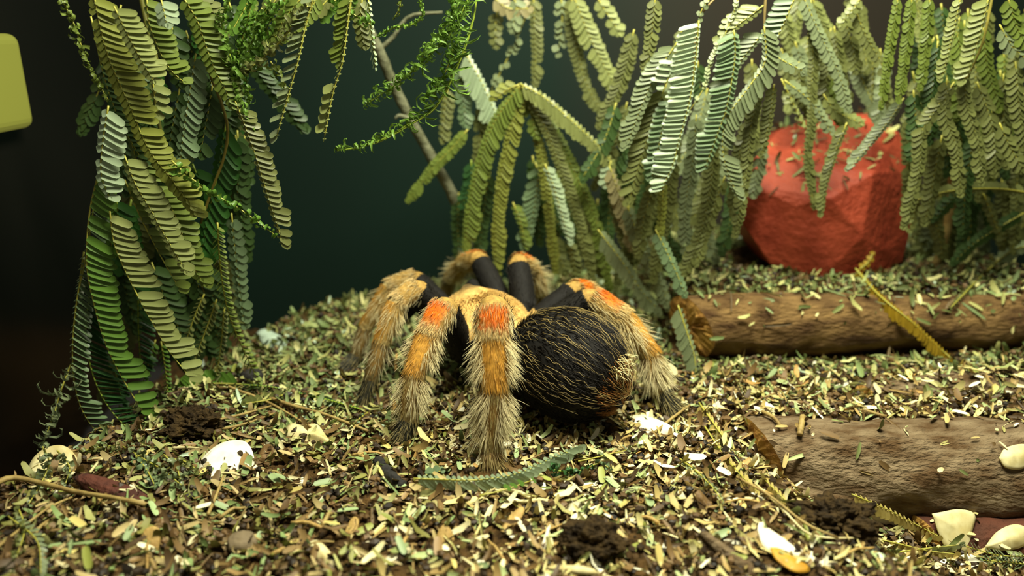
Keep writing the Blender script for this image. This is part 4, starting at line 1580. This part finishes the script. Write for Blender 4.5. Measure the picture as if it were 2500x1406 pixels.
frond('hanging_frond', 'grey-green fronds drooping behind the fan-shaped frond on its left', 'frond', (1135, 120, 24.0), [
    ([(1135, 128), (1177, 203), (1212, 280)], 24.0, 24.0, 8, 50, 'silver', F_, 40, 12),
    ([(1125, 165), (1130, 230), (1138, 300)], 24.2, 24.2, 28, 24, 'blue', F_, 45, 12),
    ([(1093, 210), (1085, 270), (1079, 338)], 24.2, 24.2, 28, 10, 'mid', F_, 45, 12),
    ([(1142, 316), (1105, 360), (1064, 402), (998, 487)], 23.8, 23.9, 22, 20, 'olive', F_, 50, 9),
    ([(1180, 250), (1172, 330), (1168, 400)], 24.3, 24.3, 26, 22, 'mid', F_, 45, 12),
    ([(1150, 390), (1150, 440), (1130, 500)], 24.0, 24.0, 20, 24, 'teal', F_, 40, 11),
    ([(1196, 420), (1180, 520), (1170, 620)], 24.4, 24.4, 24, 22, 'dark', F_, 45, 12),
    ([(1300, 380), (1310, 480), (1318, 590)], 24.6, 24.6, 24, 22, 'dark', F_, 45, 12),
    ([(1120, 470), (1118, 560), (1124, 640)], 24.6, 24.6, 20, 20, 'dark', F_, 45, 12),
], limit=160)
frond('hanging_frond', 'straight and small pale fronds hanging at the top behind the fan', 'frond', (1290, -20, 25.0), [
    ([(1290, 20), (1260, 100), (1240, 141), (1198, 222)], 25.0, 25.0, 16, 12, 'grey', SP, 35, 12),
    ([(1302, -10), (1306, 80), (1308, 150), (1305, 200)], 25.0, 25.0, 26, 12, 'mid', F_, 45, 12),
    ([(1200, -10), (1240, 20), (1290, 20)], 24.6, 24.6, 30, 26, 'pink', F_, 40, 13),
    ([(1250, -12), (1262, 20), (1250, 70)], 24.6, 24.6, 26, 20, 'grey', F_, 40, 13),
    ([(1215, 20), (1210, 60), (1212, 110)], 24.8, 24.8, 20, 20, 'mid', F_, 40, 13),
], limit=70)
frond('hanging_frond', 'pair of loose olive fronds hanging between the fan and the silvery fronds', 'frond', (1400, -20, 24.6), [
    ([(1395, -10), (1402, 80), (1430, 200), (1470, 275)], 24.8, 24.8, 16, 24, 'mid', F_, 40, 12),
    ([(1400, -10), (1440, 90), (1475, 160), (1506, 218)], 24.5, 24.5, 30, 30, 'beige', F_, 35, 13),
    ([(1455, -10), (1480, 30), (1512, 78)], 24.5, 24.5, 26, 22, 'beige', F_, 35, 14),
    ([(1370, -10), (1372, 60), (1362, 130)], 24.9, 24.9, 20, 20, 'grey', SP, 35, 13),
], limit=90)
frond('hanging_frond', 'glossy silvery fronds hanging left of the red rock', 'frond', (1704, -20, 20.6), [
    ([(1706, 50), (1700, 128), (1685, 239), (1655, 354), (1642, 405), (1616, 460)], 20.2, 20.2, 6, 54, 'silver', SV, 14, 11.5),
    ([(1655, 140), (1640, 175), (1621, 212)], 20.4, 20.4, 0, 36, 'silver', SV, 14, 11.5),
    ([(1657, 98), (1608, 171), (1574, 239), (1531, 352)], 20.6, 20.6, 16, 38, 'grey', F_, 38, 12),
    ([(1623, 213), (1600, 277), (1565, 384), (1538, 485)], 20.9, 20.9, 26, 42, 'mid', F_, 42, 13),
    ([(1638, 239), (1621, 299), (1592, 430)], 20.6, 20.6, 10, 30, 'blue', SV, 20, 12),
    ([(1792, 73), (1794, 145), (1775, 256), (1753, 324), (1722, 407)], 20.2, 20.2, 14, 46, 'blue', SV, 20, 11.5),
    ([(1804, -10), (1779, 64), (1736, 149), (1719, 213), (1674, 284)], 20.4, 20.4, 8, 10, 'white', SP, 60, 9),
    ([(1866, 64), (1868, 149), (1830, 210), (1774, 290), (1764, 363), (1779, 427), (1801, 476)], 20.3, 20.2, 44, 8, 'grey', F_, 30, 12),
    ([(1864, 13), (1830, 40), (1796, 66), (1770, 110)], 20.4, 20.4, 10, 44, 'beige', F_, 40, 12),
    ([(1866, 77), (1821, 132), (1790, 180), (1765, 230)], 20.6, 20.6, 8, 46, 'grey', F_, 40, 12),
    ([(1868, 171), (1843, 256), (1830, 333), (1821, 427), (1796, 570)], 20.7, 20.7, 22, 22, 'mid', F_, 48, 11),
    ([(1942, -10), (1920, 43), (1890, 110)], 20.4, 20.4, 0, 46, 'blue', F_, 25, 12),
    ([(1875, 128), (1915, 150), (1958, 172)], 20.6, 20.6, 26, 26, 'grey', F_, 40, 12),
    ([(1890, 205), (1877, 299), (1860, 380)], 20.9, 20.9, 12, 24, 'mid', F_, 45, 11),
    ([(1600, -10), (1590, 90), (1575, 170)], 21.2, 21.2, 24, 22, 'mid', F_, 45, 12),
    ([(1740, -10), (1715, 20), (1704, 55)], 20.6, 20.6, 12, 12, 'grey', SP, 45, 10),
], stems=[([(1870, -20), (1866, 60), (1868, 150), (1875, 190)], 20.8, 20.8, 7, 5, (150, 130, 80)), ([(1760, -20), (1704, 55), (1690, 200)], 20.8, 20.6, 6, 4, (150, 130, 80))])
frond('hanging_frond', 'dull green fronds under the silvery ones, reaching the log end', 'frond', (1640, 300, 21.6), [
    ([(1650, 300), (1640, 420), (1622, 540), (1596, 680)], 21.6, 21.6, 26, 24, 'mid', F_, 48, 12),
    ([(1700, 280), (1690, 400), (1672, 520), (1680, 640)], 21.6, 21.6, 26, 24, 'grey', F_, 48, 12),
    ([(1735, 300), (1738, 420), (1712, 560), (1660, 690)], 21.4, 21.4, 28, 24, 'mid', F_, 48, 12),
    ([(1770, 430), (1730, 540), (1700, 640)], 21.4, 21.4, 24, 24, 'beige', F_, 48, 12),
    ([(1620, 440), (1616, 520), (1610, 585)], 20.9, 20.9, 14, 14, 'yellow', F_, 48, 11),
    ([(1600, 440), (1570, 540), (1560, 620)], 21.6, 21.6, 24, 24, 'mid', F_, 48, 12),
    ([(1530, 500), (1560, 580), (1600, 660), (1632, 745)], 22.0, 22.0, 18, 30, 'grey', F_, 45, 12),
    ([(1487, 405), (1506, 457), (1557, 612)], 22.4, 22.4, 10, 32, 'pink', F_, 45, 12),
    ([(1459, 560), (1520, 640), (1567, 710), (1606, 755)], 22.2, 22.0, 16, 36, 'grey', F_, 45, 12),
    ([(1500, 470), (1520, 560), (1540, 640)], 22.6, 22.6, 24, 24, 'mid', F_, 45, 12),
    ([(1655, 745), (1678, 814), (1696, 873), (1700, 942)], 20.2, 19.6, 8, 38, 'grey', F_, 45, 12),
    ([(1600, 560), (1640, 640), (1672, 715)], 20.9, 20.7, 14, 26, 'blue', F_, 45, 12),
    ([(1830, 290), (1800, 400), (1790, 520)], 21.4, 21.4, 24, 22, 'mid', F_, 48, 12),
    ([(1560, 280), (1550, 360), (1530, 440)], 22.0, 22.0, 22, 22, 'dark', F_, 48, 12),
], limit=180)
frond('hanging_frond', 'olive-grey fronds hanging in front of the red rock', 'frond', (1985, -20, 22.4), [
    ([(1960, -10), (2009, 98), (2048, 179), (2073, 268)], 22.0, 22.0, 18, 26, 'grey', F_, 42, 12),
    ([(1979, 0), (1984, 128), (1981, 213), (1979, 299), (1971, 384), (1986, 500)], 22.2, 22.2, 26, 12, 'mid', F_, 52, 10),
    ([(1907, 192), (1940, 260), (1967, 318)], 22.2, 22.2, 8, 8, 'beige', SP, 45, 14),
    ([(1915, 196), (1975, 243), (2010, 290), (2033, 335)], 22.2, 22.2, 22, 16, 'grey', F_, 42, 13),
    ([(2068, 299), (2039, 367), (2012, 461), (2005, 520)], 22.0, 22.0, 12, 22, 'mid', F_, 52, 10),
    ([(2207, 239), (2180, 280), (2146, 324), (2077, 407)], 21.8, 21.7, 10, 28, 'grey', F_, 52, 10),
    ([(2090, 30), (2115, 90), (2145, 140), (2160, 180)], 22.4, 22.4, 16, 24, 'mid', F_, 45, 12),
    ([(2105, -10), (2080, 25), (2052, 58)], 22.2, 22.2, 18, 18, 'beige', F_, 45, 12),
    ([(2000, 60), (2020, 150), (2010, 240)], 22.6, 22.6, 26, 26, 'mid', F_, 45, 12),
    ([(1950, 150), (1955, 230), (1990, 290)], 22.6, 22.6, 24, 22, 'mid', F_, 45, 12),
    ([(2030, 180), (2050, 250), (2060, 300)], 22.6, 22.6, 26, 26, 'olive', F_, 45, 12),
    ([(2010, 230), (2040, 270), (2100, 300)], 22.4, 22.4, 22, 22, 'beige', F_, 45, 12),
    ([(2060, 40), (2080, 110), (2090, 170)], 22.8, 22.8, 26, 24, 'mid', F_, 45, 12),
], limit=180)
frond('hanging_frond', 'dense yellow-green fronds hanging along the upper right edge', 'frond', (2350, -20, 21.0), [
    ([(2346, -10), (2325, 85), (2299, 190)], 20.6, 20.6, 8, 22, 'beige', F_, 40, 11),
    ([(2415, -10), (2385, 107), (2357, 192)], 20.6, 20.6, 6, 38, 'beige', F_, 35, 14),
    ([(2193, -10), (2171, 120), (2152, 256)], 21.2, 21.2, 26, 14, 'olive', F_, 55, 10),
    ([(2227, -10), (2212, 120), (2195, 240)], 21.3, 21.3, 26, 20, 'olive', F_, 55, 10),
    ([(2270, -10), (2262, 100), (2248, 210)], 21.3, 21.3, 26, 22, 'olive', F_, 55, 11),
    ([(2355, 180), (2360, 252), (2385, 341), (2398, 440)], 20.9, 20.9, 24, 26, 'mid', F_, 48, 12),
    ([(2312, 190), (2308, 277), (2335, 363), (2346, 470)], 21.0, 21.0, 24, 26, 'mid', F_, 48, 12),
    ([(2330, 200), (2291, 256), (2252, 320), (2244, 405), (2210, 548)], 21.0, 21.0, 24, 26, 'mid', F_, 48, 12),
    ([(2440, 60), (2470, 110), (2510, 150)], 20.8, 20.8, 30, 28, 'grey', F_, 42, 13),
    ([(2460, -10), (2480, 60), (2510, 110)], 20.8, 20.8, 28, 28, 'olive', F_, 42, 13),
    ([(2440, 300), (2462, 350), (2495, 410)], 20.8, 20.8, 26, 28, 'mid', F_, 42, 13),
    ([(2479, 150), (2487, 256), (2505, 360)], 20.9, 20.9, 30, 30, 'mid', F_, 45, 13),
    ([(2385, 200), (2420, 300), (2430, 420)], 21.4, 21.4, 30, 30, 'mid', F_, 45, 13),
    ([(2290, 100), (2275, 220), (2270, 340)], 21.6, 21.6, 30, 30, 'dark', F_, 45, 13),
    ([(2400, 60), (2410, 160), (2440, 260)], 21.6, 21.6, 30, 30, 'olive', F_, 45, 13),
    ([(2330, 60), (2350, 160), (2340, 280)], 21.6, 21.6, 30, 30, 'olive', F_, 45, 13),
    ([(2230, 220), (2235, 300), (2225, 380)], 21.6, 21.6, 26, 26, 'dark', F_, 45, 13),
    ([(2300, 330), (2280, 430), (2260, 540)], 21.9, 21.9, 28, 28, 'mid', F_, 45, 13),
    ([(2380, 330), (2360, 430), (2350, 560)], 21.9, 21.9, 28, 28, 'dark', F_, 45, 13),
    ([(2450, 180), (2450, 280), (2460, 400)], 21.7, 21.7, 30, 30, 'mid', F_, 45, 13),
], stems=[([(2425, -20), (2400, 100), (2358, 200), (2350, 240)], 21.0, 21.0, 7, 5, (150, 140, 60))])
frond('low_frond', 'low frond with a yellow stalk reaching in at the right behind the shelf', 'frond', (2520, 480, 22.6), [
    ([(2510, 470), (2440, 461), (2355, 462), (2290, 472), (2227, 492)], 22.4, 22.2, 10, 22, 'mid', F_, 40, 12),
    ([(2500, 520), (2430, 560), (2370, 600), (2330, 640)], 22.8, 22.8, 20, 20, 'dark', F_, 45, 12),
    ([(2400, 470), (2420, 520), (2440, 570)], 22.7, 22.7, 16, 16, 'mid', F_, 45, 12),
    ([(2240, 420), (2235, 500), (2222, 560)], 22.4, 22.4, 18, 18, 'beige', F_, 45, 12),
    ([(2260, 500), (2290, 560), (2300, 620)], 23.2, 23.2, 24, 24, 'mid', F_, 45, 12),
    ([(2460, 450), (2470, 520), (2450, 600)], 23.4, 23.4, 26, 26, 'mid', F_, 45, 12),
    ([(2360, 480), (2370, 560), (2350, 620)], 23.6, 23.6, 26, 26, 'dark', F_, 45, 12),
], limit=150)
stick('dead_stem', 'dry tan stem standing right of the red rock', 'stem', [(2322, 350), (2330, 430), (2318, 530), (2300, 600), (2278, 668)], 26, M['twig'], Ys=(24.2, 24.3), taper=0.8)
# deeper foliage behind the named fronds
def filler(name, label, x0, x1, y0, y1, n, Y, cols, ln, seed, limit=60, lean=0.0, Lf=28):
    r = random.Random(seed)
    rows = []
    for i in range(n):
        x = x0 + (x1 - x0) * (i + r.random()) / n
        y = y0 + (y1 - y0) * r.random() ** 1.3
        L = ln * r.uniform(0.6, 1.2)
        dx = r.gauss(lean, 0.22) * L
        Yq = Y + r.uniform(-0.5, 0.7)
        rows.append(([(x, y), (x + dx * 0.35, y + L * 0.5), (x + dx, y + L)], Yq, Yq + r.uniform(-0.3, 0.3), Lf * r.uniform(0.8, 1.15), Lf * r.uniform(0.6, 1.1),
                     r.choice(cols), F_, r.uniform(40, 52), Lf * 0.42))
    frond('hanging_frond', label, 'frond', ((x0 + x1) / 2, y0, Y), rows, limit=limit)


filler('f', 'crowded deeper fronds filling the upper right corner', 2215, 2540, -30, 360, 34, 23.2, ['mid', 'olive', 'olive', 'beige', 'dark'], 230, 1)
filler('f', 'blurred fronds hanging above the top of the red rock', 1890, 2170, -40, 130, 16, 24.2, ['mid', 'grey', 'olive', 'beige'], 170, 2, lean=0.1)
filler('f', 'blurred fronds behind the silvery ones, in front of the dark back wall', 1500, 1860, 60, 480, 20, 23.4, ['mid', 'dark', 'grey', 'mid'], 220, 3, lean=-0.2)
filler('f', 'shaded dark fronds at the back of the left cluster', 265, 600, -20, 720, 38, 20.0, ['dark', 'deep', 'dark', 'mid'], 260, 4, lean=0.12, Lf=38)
filler('f', 'small fronds crossing the top edge left of the grey branch', 590, 900, -60, -20, 12, 19.6, ['mid', 'green', 'olive'], 110, 5, Lf=26, lean=-0.3)
filler('f', 'low shaded fronds on the shelf right of the red rock', 2250, 2520, 380, 520, 16, 25.0, ['mid', 'dark', 'grey'], 150, 6, lean=-0.15)
filler('f', 'shaded fronds behind the fan-shaped frond, down to the litter', 1300, 1640, 380, 560, 16, 24.6, ['mid', 'dark', 'olive'], 170, 7, lean=0.15)
frond('fallen_frond', 'ochre frond draped over the upper log from the shelf', 'frond', (2092, 660, 22.6), [
    ([(2088, 655), (2148, 722), (2229, 788), (2270, 828), (2323, 875)], 'g', 0.45, 6, 32, 'goldolive', F_, 42, 10),
    ([(2092, 662), (2120, 640), (2130, 620)], 'g', 0.45, 10, 10, 'goldolive', F_, 42, 10),
])
frond('fallen_frond', 'thin green frond leaning on the upper log near the right edge', 'frond', (2434, 640, 22.8), [
    ([(2438, 636), (2390, 680), (2322, 750)], 'g', 0.45, 5, 7, 'mid', F_, 55, 9),
    ([(2434, 640), (2470, 612), (2510, 600)], 'g', 0.45, 18, 26, 'grey', F_, 42, 12),
])
frond('fallen_frond', 'pale green fallen frond lying in front of the tarantula', 'frond', (1009, 1170, 14.6), [
    ([(1009, 1168), (1070, 1170), (1146, 1172), (1200, 1168), (1257, 1158), (1300, 1142), (1340, 1122), (1410, 1094)], 'g', 0.75, 8, 40, 'silver', F_, 50, 13),
    ([(1412, 1126), (1459, 1116), (1530, 1098)], 'g', 0.45, 6, 14, 'grey', SP, 40, 22),
    ([(1330, 1142), (1370, 1150), (1400, 1152), (1440, 1142)], 'g', 0.45, 22, 22, 'teal', CU, 40, 9),
    ([(1440, 1140), (1465, 1130), (1490, 1145)], 'g', 0.45, 20, 16, 'blue', CU, 40, 10),
    ([(1010, 1172), (1040, 1160), (1075, 1150)], 'g', 0.45, 20, 22, 'blue', SP, 50, 12),
    ([(1170, 1210), (1230, 1196), (1300, 1172)], 'g', 0.45, 10, 0, 'green', SP, 50, 15),
])
frond('fallen_frond', 'bright green fallen frond lying left of the hind feet', 'frond', (900, 1005, 17.6), [
    ([(905, 1006), (850, 990), (792, 974), (720, 958), (666, 945), (589, 938)], 'g', 0.45, 28, 4, 'teal', TH, 35, 8),
    ([(900, 1005), (880, 1020), (862, 1035)], 'g', 0.45, 16, 16, 'blue', CU, 40, 10),
    ([(589, 938), (520, 936), (452, 944)], 'g', 0.45, 0, 40, 'green', F_, 45, 11),
    ([(700, 960), (660, 975), (600, 985)], 'g', 0.45, 10, 24, 'mid', F_, 45, 11),
])
frond('fallen_frond', 'straw-coloured frond lying down the slope beside the lower log end', 'frond', (1708, 985, 17.8), [
    ([(1706, 982), (1740, 1030), (1780, 1084), (1852, 1156), (1942, 1245)], 'g', 0.45, 6, 36, 'straw', SP, 40, 13),
    ([(1660, 1120), (1700, 1150), (1740, 1190), (1765, 1225)], 'g', 0.45, 12, 14, 'white', CU, 40, 9),
    ([(1720, 1040), (1760, 1100), (1800, 1150), (1850, 1200)], 'g', 0.45, 10, 26, 'straw', SP, 40, 13),
])
frond('fallen_frond', 'straw-coloured frond lying between the white shell piece and the cream one', 'frond', (2079, 1206, 15.6), [
    ([(2079, 1206), (2162, 1242), (2220, 1272), (2290, 1308)], 'g', 0.45, 4, 30, 'straw', F_, 40, 12),
    ([(2130, 1312), (2205, 1330), (2270, 1345), (2330, 1352)], 'g', 0.45, 0, 30, 'straw', F_, 50, 15),
    ([(2180, 1350), (2250, 1340), (2340, 1330)], 'g', 0.45, 0, 26, 'white', SP, 50, 18),
])
frond('fallen_frond', 'grey-green narrow frond heaped in the lower right corner', 'frond', (2510, 1340, 14.6), [
    ([(2510, 1358), (2440, 1356), (2380, 1340), (2350, 1330)], 'g', 0.45, 20, 16, 'grey', TH, 40, 9),
    ([(2510, 1378), (2460, 1372), (2400, 1368)], 'g', 0.45, 20, 16, 'blue', TH, 40, 9),
])
frond('fallen_frond', 'grey-green curled frond heaped against the left wall', 'frond', (120, 1100, 16.4), [
    ([(104, 1090), (120, 1130), (100, 1180), (70, 1230)], 'g', 0.45, 26, 26, 'grey', CU, 40, 9),
    ([(140, 1100), (170, 1140), (160, 1180)], 'g', 0.45, 22, 22, 'grey', CU, 40, 9),
    ([(200, 1100), (230, 1095), (290, 1085)], 'g', 0.45, 18, 18, 'mid', CU, 30, 8),
    ([(40, 1230), (60, 1290), (40, 1360)], 'g', 0.45, 22, 22, 'mid', CU, 40, 10),
    ([(20, 1260), (90, 1320), (100, 1400)], 'g', 0.45, 22, 22, 'grey', TH, 40, 11),
])
frond('fallen_frond', 'grey-green curled frond lying left of the large white shell', 'frond', (300, 1100, 16.2), [
    ([(300, 1090), (350, 1120), (400, 1150), (450, 1190)], 'g', 0.45, 24, 24, 'grey', CU, 40, 8),
    ([(330, 1110), (360, 1150), (380, 1190)], 'g', 0.45, 22, 22, 'blue', CU, 40, 8),
    ([(400, 1110), (430, 1140), (440, 1170)], 'g', 0.45, 20, 20, 'grey', CU, 40, 8),
    ([(420, 1120), (460, 1130), (490, 1160)], 'g', 0.45, 18, 18, 'mid', CU, 40, 8),
])
for me in PROTO.values():          # prototypes are unit size in cm; object matrices scale by cm, so bring vertices to 1 cm = 0.01 m
    pass
print('leaflet objects', TOTAL[0], 'objects', len(bpy.data.objects))
